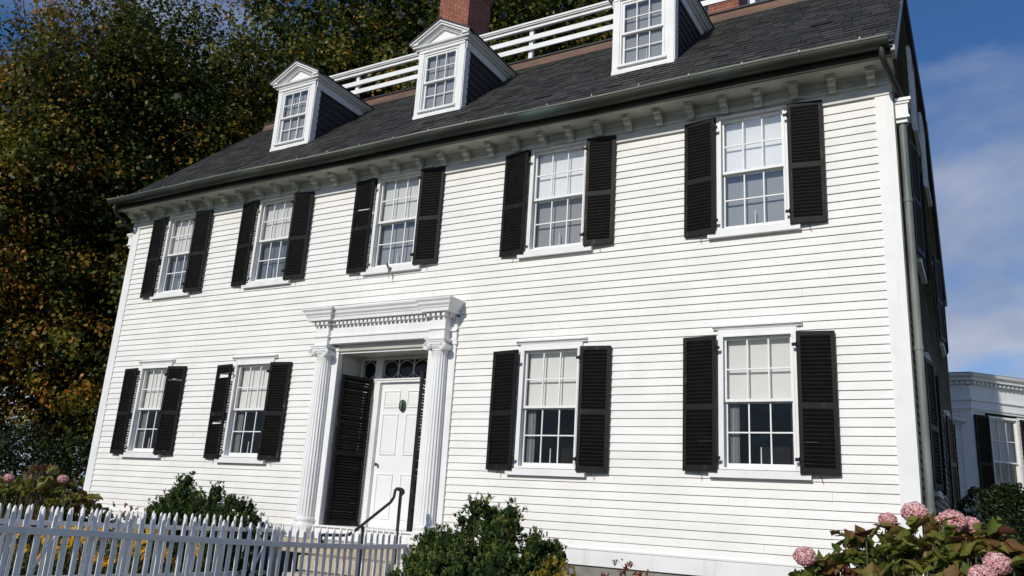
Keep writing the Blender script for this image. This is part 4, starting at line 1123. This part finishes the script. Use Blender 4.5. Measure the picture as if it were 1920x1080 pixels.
# boxwood hedge at the right
def hedge(name, label, base, lumps, n, size, cat='hedge', tm=.5):
    root = empty(name, base, label, cat); Ps = []; w = np.array([l[3] * l[4] * l[5] for l in lumps]) ** .67; w /= w.sum()
    for l, ww in zip(lumps, w):
        m = int(n * ww); d = RNG.normal(size=(m, 3)); d /= np.linalg.norm(d, axis=1, keepdims=True); r = 1 - np.abs(RNG.normal(0, .10, m)) + .05 * RNG.random(m)
        bump = .06 * np.sin(d[:, 0] * 9 + l[0]) * np.sin(d[:, 2] * 8 + l[1])
        Ps.append(d * (r + bump)[:, None] * np.array(l[3:6]) + np.array(l[:3]))
    P = np.concatenate(Ps); P = P[P[:, 2] > 0]
    leaves_obj('foliage', P, size * RNG.uniform(.6, 1.3, len(P)), tm + RNG.normal(0, .22, len(P)), M['box'], root, up=.5, aspect=.6, loc=base)
    mb = MB()
    for l in lumps[:6]: mb.tube([(0, 0, 0), ((l[0] - base[0]) * .6, (l[1] - base[1]) * .6, l[2] * .7), (l[0] - base[0], l[1] - base[1], l[2])], [.04, .03, .02], 6)
    mb.build('stem', M['bark'], root)
    return root
lm = [(8.05 + i * .42 + rb.uniform(-.1, .1), 3.6 + rb.uniform(-.2, .3), 1.45 + rb.uniform(-.08, .10), .42, .45, .62) for i in range(7)]
lm += [(8.0 + i * .5, 3.4 + rb.uniform(-.1, .2), .8, .5, .5, .7) for i in range(6)]
lm += [(8.0 + rb.uniform(0, 2.4), 3.5, 1.95 + rb.uniform(-.08, .05), .16, .16, .18) for i in range(9)]
hedge('boxwood_hedge', 'dense dark green hedge at the right edge in front of the low wing', (9.2, 3.6, 0), lm, 95000, .048, tm=.45)

# ---- hydrangeas
def hydrangea(name, label, base, lumps, nleaf, lsize, heads, hr_=.085, tmu=.5):
    root = empty(name, base, label, 'shrub'); Ps, Ts = [], []; w = np.array([l[3] for l in lumps]) ** 2; w /= w.sum()
    mb = MB()
    for l, ww in zip(lumps, w):
        l = (l[0], l[1], l[2] + .035, l[3], l[4])
        k = max(4, int(nleaf * ww / 7))
        d = RNG.normal(size=(k, 3)); d[:, 2] = np.abs(d[:, 2]) * .9 + .0; d /= np.linalg.norm(d, axis=1, keepdims=True)
        c = d * (l[3] * RNG.uniform(.45, 1.05, k))[:, None] * np.array([1, 1, l[4]]) + np.array(l[:3])
        for q in c:
            m = RNG.integers(5, 9); a = RNG.random(m) * 2 * PI; rad = lsize * .48
            off = np.stack([np.cos(a) * rad, np.sin(a) * rad, RNG.uniform(-.25, .4, m) * rad], 1); Ps.append(q + off)
            Ts.append(np.clip(tmu + RNG.normal(0, .16) + RNG.normal(0, .14, m) + .35 * (q[2] - l[2]) / (l[3] + .1) * .5, 0, 1)); 
            mb.tube([tuple(np.array([base[0] + (q[0] - base[0]) * .3, base[1] + (q[1] - base[1]) * .3, .05]) - np.array(base)), tuple(q * [1, 1, .6] * 1.0 - np.array(base) * [1, 1, 0]), tuple(q - np.array(base))], [.010, .008, .005], 5)
    P = np.concatenate(Ps); T = np.concatenate(Ts)
    leaves_obj('foliage', P, lsize * RNG.uniform(.6, 1.2, len(P)), T, M['hyd'], root, up=1.1, aspect=.62, fold=.14, long=True, loc=base)
    mb.build('stem', M['stem'], root)
    for (x, y, z, s) in heads:
        m = int(1300 * s * s); d = RNG.normal(size=(m, 3)); d /= np.linalg.norm(d, axis=1, keepdims=True)
        r = hr_ * s * (1 - .12 * RNG.random(m) ** 2 + .05 * np.sin(d[:, 0] * 7 + x * 9) * np.sin(d[:, 2] * 6 + y))
        Pq = d * r[:, None] * np.array([1.05, 1.05, .88]) + np.array([x, y, z]) - np.array(base)
        leaves_obj('flower_head', Pq, .0145 * RNG.uniform(.7, 1.3, m), RNG.beta(2, 2, m) * .75 + .25 + .15 * RNG.random() + d[:, 2] * .1, M['pink'], root, up=0, out_c=np.array([x, y, z]) - np.array(base), outw=2.5, aspect=.95, fold=.05)
        core = MB(); core.lathe([(hr_ * s * .80 * math.sin(t * PI / 8) + .001, z - base[2] - hr_ * s * .72 * math.cos(t * PI / 8)) for t in range(9)], x - base[0], y - base[1], 12)
        core.build('flower_core', M['pinkcore'], root, smooth=True)
    return root
M['pinkcore'] = noise_mat('pink_core', [(0, (.22, .06, .07)), (1, (.40, .15, .17))], 30, 3, .8)
HL = [(7.20, -4.25, .86, .17, 1.15), (7.30, -4.15, .98, .26, 1.2), (7.50, -4.1, 1.08, .27, 1.15), (7.70, -4.15, 1.10, .28, 1.15), (7.92, -4.1, 1.12, .27, 1.1), (8.12, -4.2, 1.10, .27, 1.1), (8.32, -4.15, 1.08, .27, 1.15), (8.55, -4.2, 1.05, .27, 1.1),
      (7.3, -4.4, .75, .30, 1), (7.6, -4.45, .82, .32, 1.0), (7.9, -4.5, .85, .32, 1.0), (8.2, -4.45, .86, .32, 1), (8.5, -4.4, .80, .32, 1), (7.7, -4.3, .5, .4, 1), (8.2, -4.3, .5, .4, 1)]
hydrangea('hydrangea_shrub', 'hydrangea with reddening leaves and pink mophead blooms at the lower right corner', (7.8, -4.4, 0), HL, 2700, .125,
          [(7.14, -4.35, 1.175, .92), (7.60, -3.95, 1.435, .75), (7.77, -4.0, 1.49, 1.05), (7.90, -3.9, 1.435, .65), (7.985, -4.1, 1.445, 1.08), (8.08, -4.0, 1.43, .8),
           (8.21, -4.45, 1.215, .95), (8.135, -4.6, 1.145, .95), (7.35, -4.8, .75, .9)], .074)
HL2 = [(-4.3, -2.5, 1.08, .42, 1.2), (-4.9, -2.2, 1.10, .42, 1.1), (-3.75, -2.3, .98, .38, 1.0), (-4.6, -2.0, 1.22, .3, 1.1), (-5.4, -2.4, .95, .42, 1.0), (-3.9, -1.9, .72, .36, 1.0), (-4.6, -2.2, .6, .5, 1), (-5.9, -2.4, .85, .45, 1.1)]
hydrangea('hydrangea_shrub', 'dark hydrangea with two faded pink blooms left of the house corner', (-4.6, -2.4, 0), HL2, 1800, .14,
          [(-4.55, -2.85, 1.40, .8), (-4.0, -2.36, 1.435, .85)], .085, .55)

# ---- flower bed behind the farther fence
m = 9000; P = np.stack([RNG.uniform(-6.2, -1.62, m), RNG.uniform(-5.2, -1.05, m), np.abs(RNG.normal(.26, .16, m))], 1)
P[:, 2] = np.minimum(P[:, 2] * 1.25, .74)
tag(leaves_obj('flowerbed_foliage', P, .085 * RNG.uniform(.6, 1.4, m), RNG.normal(.45, .22, m), M['grass'], None, up=.4, aspect=.32, axis=(0, 0, 1), axis_w=1.2), kind='stuff')
def flower_proto():
    root = empty('yellow_flower', (0, 0, 0), 'bright yellow daisy-like flower in the bed behind the farther picket fence', 'flower', 'yellow flowers behind the fence')
    mb = MB(); mb.tube([(0, 0, -.5), (.01, .0, -.2), (0, 0, 0)], .006, 5); mb.build('stem', M['stem'], root)
    k = 13; vs = []; fs = []
    for i in range(k):
        a = 2 * PI * i / k; ca, sa = math.cos(a), math.sin(a); r0, r1, r2 = .012, .034, .055
        b = len(vs); w = .012
        vs += [(r0 * ca, r0 * sa, 0), (r1 * ca - w * sa, r1 * sa + w * ca, .006), (r2 * ca, r2 * sa, -.006), (r1 * ca + w * sa, r1 * sa - w * ca, .006)]; fs.append((b, b + 1, b + 2, b + 3))
    T = Matrix.Rotation(math.radians(58), 3, 'X'); vs = [tuple(T @ Vector(v)) for v in vs]
    me = bpy.data.meshes.new('petals'); me.from_pydata(vs, [], fs); a = me.attributes.new('tint', 'FLOAT', 'POINT'); a.data.foreach_set('value', [random.random() for _ in vs]); me.materials.append(M['yellow'])
    o = bpy.data.objects.new('petals', me); COL.objects.link(o); o.parent = root
    mb = MB(); mb.lathe([(.002, .012), (.010, .009), (.014, .0), (.010, -.006)], 0, 0, 10); mb.map(lambda x, y, z: tuple(T @ Vector((x, y, z)))); mb.build('flower_centre', M['pinkorange'], root, smooth=True)
    return root
M['pinkorange'] = noise_mat('orange_centre', [(0, (.30, .12, .01)), (1, (.45, .20, .02))], 40, 2, .8)
fp = flower_proto(); rf_ = random.Random(9)
for i in range(95):
    o = fp if i == 0 else clone(fp)
    t = rf_.random(); x = -1.68 - 1.6 * rf_.random() ** 1.3; y = -5.0 + 3.6 * rf_.random()
    o.location = (x, y, rf_.uniform(.36, .84)); o.rotation_euler = (rf_.uniform(-.3, .3), rf_.uniform(-.3, .3), rf_.uniform(-.2, 1.3)); sc = rf_.uniform(1.0, 1.6); o.scale = (sc, sc, sc)

# ================================================================== TREES
def limb(mb, p0, p1, r0, r1, wob=.25, n=6):
    p0, p1 = Vector(p0), Vector(p1); d = (p1 - p0).length; pts = []
    for i in range(n + 1):
        t = i / n; q = p0.lerp(p1, t); k = wob * d * .12 * math.sin(t * PI)
        q = q + Vector((random.uniform(-k, k), random.uniform(-k, k), d * .08 * math.sin(t * PI))); pts.append(q)
    mb.tube(pts, [r0 + (r1 - r0) * i / n for i in range(n + 1)], 7, caps=False)
def tree(name, label, base, th, r0, ells, nleaf, size, tmu, tsd, group=None, cl=55, spread=.55, orange=0.0, cat='tree', mat='maple', orange_dir=None, limbs=40):
    root = empty(name, base, label, cat, group); base_v = np.array(base)
    vol = np.array([e[3] * e[4] * e[5] for e in ells]) ** .7; vol /= vol.sum(); Cs = []
    for e, v in zip(ells, vol):
        k = int(nleaf / cl * v); d = RNG.normal(size=(k, 3)); d /= np.linalg.norm(d, axis=1, keepdims=True)
        r = RNG.random(k) ** .42 * (1 + .12 * np.sin(d[:, 0] * 6 + e[0]) + .10 * np.sin(d[:, 2] * 7 + e[1]))
        Cs.append(d * r[:, None] * np.array(e[3:6]) + np.array(e[:3]))
    C = np.concatenate(Cs); k = len(C)
    # drop pockets so that gaps show
    g = np.sin(C[:, 0] * 1.1 + base[0]) * np.sin(C[:, 2] * 1.3 + 1.0) * np.sin(C[:, 1] * .9)
    C = C[(g < .42) | (RNG.random(k) < .25)]; k = len(C); C = C[C[:, 2] > .3]; k = len(C)
    ct = tmu + RNG.normal(0, tsd, k) + .16 * np.sin(C[:, 0] * 1.9 + C[:, 2] * 1.3) * np.sin(C[:, 2] * 2.1 - C[:, 1] * 1.2 + 2) + orange * np.clip(np.sin(C[:, 0] * .45 + C[:, 1] * .3 + 1.5) * .6 + (7 - C[:, 2]) * .08, -.4, .6)  # slow sine waves tint whole clumps lighter or darker, imitating crown shading
    cs = spread * RNG.uniform(.5, 1.3, k)
    n = k * cl; idx = np.repeat(np.arange(k), cl); P = C[idx] + RNG.normal(size=(n, 3)) * cs[idx][:, None] * np.array([1, 1, .7])
    T = ct[idx] + RNG.normal(0, .11, n); Z = size * RNG.uniform(.55, 1.35, n)
    ni = k * 9; ii = np.repeat(np.arange(k), 9); Pi = C.mean(0) + (C[ii] - C.mean(0)) * RNG.uniform(.55, .93, ni)[:, None] + RNG.normal(size=(ni, 3)) * spread * .9
    P = np.concatenate([P, Pi]); T = np.concatenate([T, RNG.uniform(-.1, .16, ni)]); Z = np.concatenate([Z, size * RNG.uniform(1.6, 3.2, ni)]); idx = np.concatenate([idx, ii])  # oversized dark inner leaves put shade into the crown gaps
    leaves_obj('crown', P, Z, T, M[mat], root, up=.5, aspect=.75, fold=.1, loc=base, odir=(P - C[idx]) + np.array([0, 0, .1]) + (C[idx] - C.mean(0)) * .03, odw=1.5)
    mb = MB(); top = Vector((0, 0, th))
    limb(mb, (0, 0, -.1), top, r0, r0 * .72, .3, 8)
    cen = C - base_v; order = np.argsort(RNG.random(k))[:limbs]
    nodes = [(top, r0 * .6)]
    for e in ells:
        c = Vector((e[0] - base[0], e[1] - base[1], e[2] - base[2])); limb(mb, top * .85, c, r0 * .55, r0 * .22, .5, 7); nodes.append((c, r0 * .25))
        q = (top * .85).lerp(c, .55); nodes.append((q, r0 * .3))
    for i in order:
        t = Vector(cen[i]); s, r = min(nodes, key=lambda nd: (nd[0] - t).length); limb(mb, s, t, r * .5, .012, .6, 5)
    mb.build('trunk', M['bark'], root, smooth=True)
    return root
tree('maple_tree', 'huge green and olive maple rising behind the left half of the slate roof', (-10.5, 11.5, 0), 6.5, .48,
     [(-10, 11, 12, 5.4, 4.6, 6.0), (-6.5, 11.5, 16, 4.6, 4, 5), (-13, 10.5, 16, 4.5, 4.2, 5.0), (-11.5, 8.5, 14.5, 3.4, 3, 4.5), (-12.5, 9, 6, 4.6, 4, 4.2), (-9, 13, 20, 5, 4.5, 3.5), (-5.5, 13.5, 12.5, 4, 3.5, 4.5)],
     170000, .150, .42, .16, cl=85, spread=.42, orange=.22)
tree('maple_tree', 'dark autumn maple behind the roof balustrade and the left brick chimney', (-3.2, 16.5, 0), 8, .42,
     [(-3.6, 16.2, 16.5, 4.2, 3.6, 5.5), (-6.5, 17, 19, 4.2, 4, 4.5), (-1.6, 15.5, 14, 2.6, 3.0, 4.2), (-2.4, 16, 20, 3.4, 3.2, 4)],
     72000, .18, .36, .18, cl=80, spread=.55, orange=.3)
tree('maple_tree', 'orange-tinted maple filling the left edge beside the house', (-13.5, 3.5, 0), 3.6, .34,
     [(-13, 3.6, 6.2, 4.0, 3.2, 4.6), (-10.3, 4.6, 4.6, 2.6, 2.6, 4.4), (-14.0, 2.2, 9.2, 3.6, 3, 4.0), (-11.5, 5.5, 9, 3.2, 2.8, 3.8), (-16.5, 1.0, 5.0, 3.5, 3, 4.2),
      (-12.6, 4.6, 12.6, 3.2, 2.8, 3.6), (-14.5, 4.0, 14.6, 2.6, 2.6, 2.6), (-13.6, .2, 8.4, 3.0, 2.4, 3.8), (-14.4, 2.2, 12.4, 2.6, 2.4, 3.0)],
     225000, .118, .47, .17, cl=85, spread=.34, orange=.36)
tree('oak_tree', 'tall dark tree behind the maples at the upper left', (-21, 14, 0), 7, .45,
     [(-20, 13, 11, 6, 5, 6.5), (-26, 12, 8, 5, 5, 6), (-16, 19, 12, 6, 5, 7), (-9, 23, 13, 6, 4, 8)], 42000, .26, .33, .16, cl=44, spread=.8, orange=.2)
# bare twiggy tree at the top left corner
root = empty('bare_tree', (-11.8, -.8, 0), 'leafless twiggy tree at the top left corner of the view', 'tree'); mb = MB()
rt = random.Random(31)
def grow(p, d, l, r, lev):
    q = p + d * l; mb.tube([p, p.lerp(q, .5) + Vector((rt.uniform(-.05, .05) * l, rt.uniform(-.05, .05) * l, .03 * l)), q], [r, r * .85, r * .7], 6 if lev < 3 else 4, caps=False)
    if lev >= 7: return
    for i in range(2 if lev < 2 else (3 if rt.random() < .6 else 2)):
        nd = (d + Vector((rt.uniform(-.75, .75), rt.uniform(-.75, .75), rt.uniform(-.15, .6)))).normalized(); grow(q, nd, l * rt.uniform(.62, .82), r * .62, lev + 1)
grow(Vector((0, 0, 0)), Vector((-.05, 0, 1)), 4.6, .13, 0)
mb.build('trunk', M['bark'], root)
# dark evergreen underplanting at the left edge
lm = [(-9.0 - i * .9 + rb.uniform(-.2, .2), .8 - i * .35 + rb.uniform(-.3, .3), 1.25 + rb.uniform(-.15, .25), .9, .8, 1.25) for i in range(9)]
hedge('evergreen_hedge', 'dark glossy evergreen hedge under the trees left of the house', (-11, 0, 0), lm, 42000, .075, tm=.38)
lm = [(-9.5 - i * 1.6 + rb.uniform(-.3, .3), 4.5 - i * .6, 1.8 + rb.uniform(-.4, .5), 1.3, 1.2, 2.0) for i in range(8)]
hedge('laurel_shrubs', 'tall shadowy shrubs behind the evergreen hedge at the left', (-14, 2.5, 0), lm, 30000, .11, cat='shrub', tm=.28)

# ================================================================== LIGHT, SKY, CAMERA
sund = Vector((.095, 1, -.55)).normalized()
sun = bpy.data.lights.new('sun', 'SUN'); sun.energy = 3.22; sun.angle = math.radians(.5); sun.color = (1, .945, .85)
so = bpy.data.objects.new('sun', sun); COL.objects.link(so); so.rotation_euler = sund.to_track_quat('-Z', 'Y').to_euler(); so.location = (-5, -30, 20)
w = bpy.data.worlds.new('World'); scene.world = w; w.use_nodes = True; nt = w.node_tree; nt.nodes.clear()
out = nt.nodes.new('ShaderNodeOutputWorld'); bg = nt.nodes.new('ShaderNodeBackground'); bg.inputs['Strength'].default_value = .078
sky = nt.nodes.new('ShaderNodeTexSky'); sky.sky_type = 'NISHITA'; sky.sun_disc = False
sky.sun_elevation = math.asin(-sund.z); sky.sun_rotation = math.atan2(-sund.x, -sund.y); sky.air_density = 1.0; sky.dust_density = .4; sky.ozone_density = 2.5
tc = N(nt, 'ShaderNodeTexCoord'); sp = N(nt, 'ShaderNodeSeparateXYZ'); L(nt, tc.outputs['Generated'], sp.inputs[0])
mz = N(nt, 'ShaderNodeMath', operation='MAXIMUM'); mz.inputs[1].default_value = .0; L(nt, sp.outputs['Z'], mz.inputs[0])
az = N(nt, 'ShaderNodeMath', operation='ADD'); az.inputs[1].default_value = .42; L(nt, mz.outputs[0], az.inputs[0])
dx = N(nt, 'ShaderNodeMath', operation='DIVIDE'); L(nt, sp.outputs['X'], dx.inputs[0]); L(nt, az.outputs[0], dx.inputs[1])
dy = N(nt, 'ShaderNodeMath', operation='DIVIDE'); L(nt, sp.outputs['Y'], dy.inputs[0]); L(nt, az.outputs[0], dy.inputs[1])
cb = N(nt, 'ShaderNodeCombineXYZ'); L(nt, dx.outputs[0], cb.inputs['X']); L(nt, dy.outputs[0], cb.inputs['Y'])
mp = N(nt, 'ShaderNodeMapping'); mp.inputs['Location'].default_value = (0, 0, 0); L(nt, cb.outputs[0], mp.inputs['Vector'])
nz = N(nt, 'ShaderNodeTexNoise'); nz.inputs['Scale'].default_value = 2.5; nz.inputs['Detail'].default_value = 7; nz.inputs['Roughness'].default_value = .52; nz.inputs['Distortion'].default_value = .3
L(nt, mp.outputs[0], nz.inputs['Vector'])
# more cloud towards the horizon
hz = N(nt, 'ShaderNodeMapRange'); hz.inputs['From Min'].default_value = .05; hz.inputs['From Max'].default_value = .62; hz.inputs['To Min'].default_value = .20; hz.inputs['To Max'].default_value = -.13
L(nt, sp.outputs['Z'], hz.inputs['Value'])
ad = N(nt, 'ShaderNodeMath', operation='ADD'); L(nt, nz.outputs['Fac'], ad.inputs[0]); L(nt, hz.outputs[0], ad.inputs[1])
cr = ramp(nt, [(.42, (0, 0, 0)), (.64, (1, 1, 1))], ad.outputs[0])
n2 = N(nt, 'ShaderNodeTexNoise'); n2.inputs['Scale'].default_value = 4.0; n2.inputs['Detail'].default_value = 5; L(nt, mp.outputs[0], n2.inputs['Vector'])
cc = ramp(nt, [(.35, (3.7, 4.2, 5.6)), (.7, (6.9, 7.3, 8.3))], n2.outputs['Fac'])
sat = N(nt, 'ShaderNodeMixRGB', blend_type='MULTIPLY'); sat.inputs['Fac'].default_value = 1; sat.inputs['Color2'].default_value = (.56, .90, 1.30, 1); L(nt, sky.outputs[0], sat.inputs['Color1'])
mx = N(nt, 'ShaderNodeMixRGB'); mf = N(nt, 'ShaderNodeMath', operation='MULTIPLY'); mf.inputs[1].default_value = .85; L(nt, cr.outputs['Color'], mf.inputs[0]); L(nt, mf.outputs[0], mx.inputs['Fac'])
L(nt, sat.outputs[0], mx.inputs['Color1']); L(nt, cc.outputs['Color'], mx.inputs['Color2'])
L(nt, mx.outputs[0], bg.inputs['Color']); L(nt, bg.outputs[0], out.inputs['Surface'])

cam = bpy.data.cameras.new('camera'); co_ = bpy.data.objects.new('camera', cam); COL.objects.link(co_)
R = [(0.8690486968820514, 0.4909816580776066, 0.06075667764861323), (-0.08074090627783245, 0.26191987632506525, -0.9617062360405463), (-0.48809350385040723, 0.8308640019986001, 0.26726343124678636)]
Cc = (8.215950459782677, -10.105011786120043, 1.3114102128932863)
co_.matrix_world = Matrix(((R[0][0], -R[1][0], -R[2][0], Cc[0]), (R[0][1], -R[1][1], -R[2][1], Cc[1]), (R[0][2], -R[1][2], -R[2][2], Cc[2]), (0, 0, 0, 1)))
cam.lens = 28.8394; cam.sensor_width = 36; cam.clip_end = 800; cam.clip_start = .05
scene.camera = co_
scene.view_settings.view_transform = 'Standard'; scene.view_settings.look = 'None'; scene.view_settings.exposure = 0
scene.cycles.max_bounces = 6; scene.cycles.transparent_max_bounces = 12
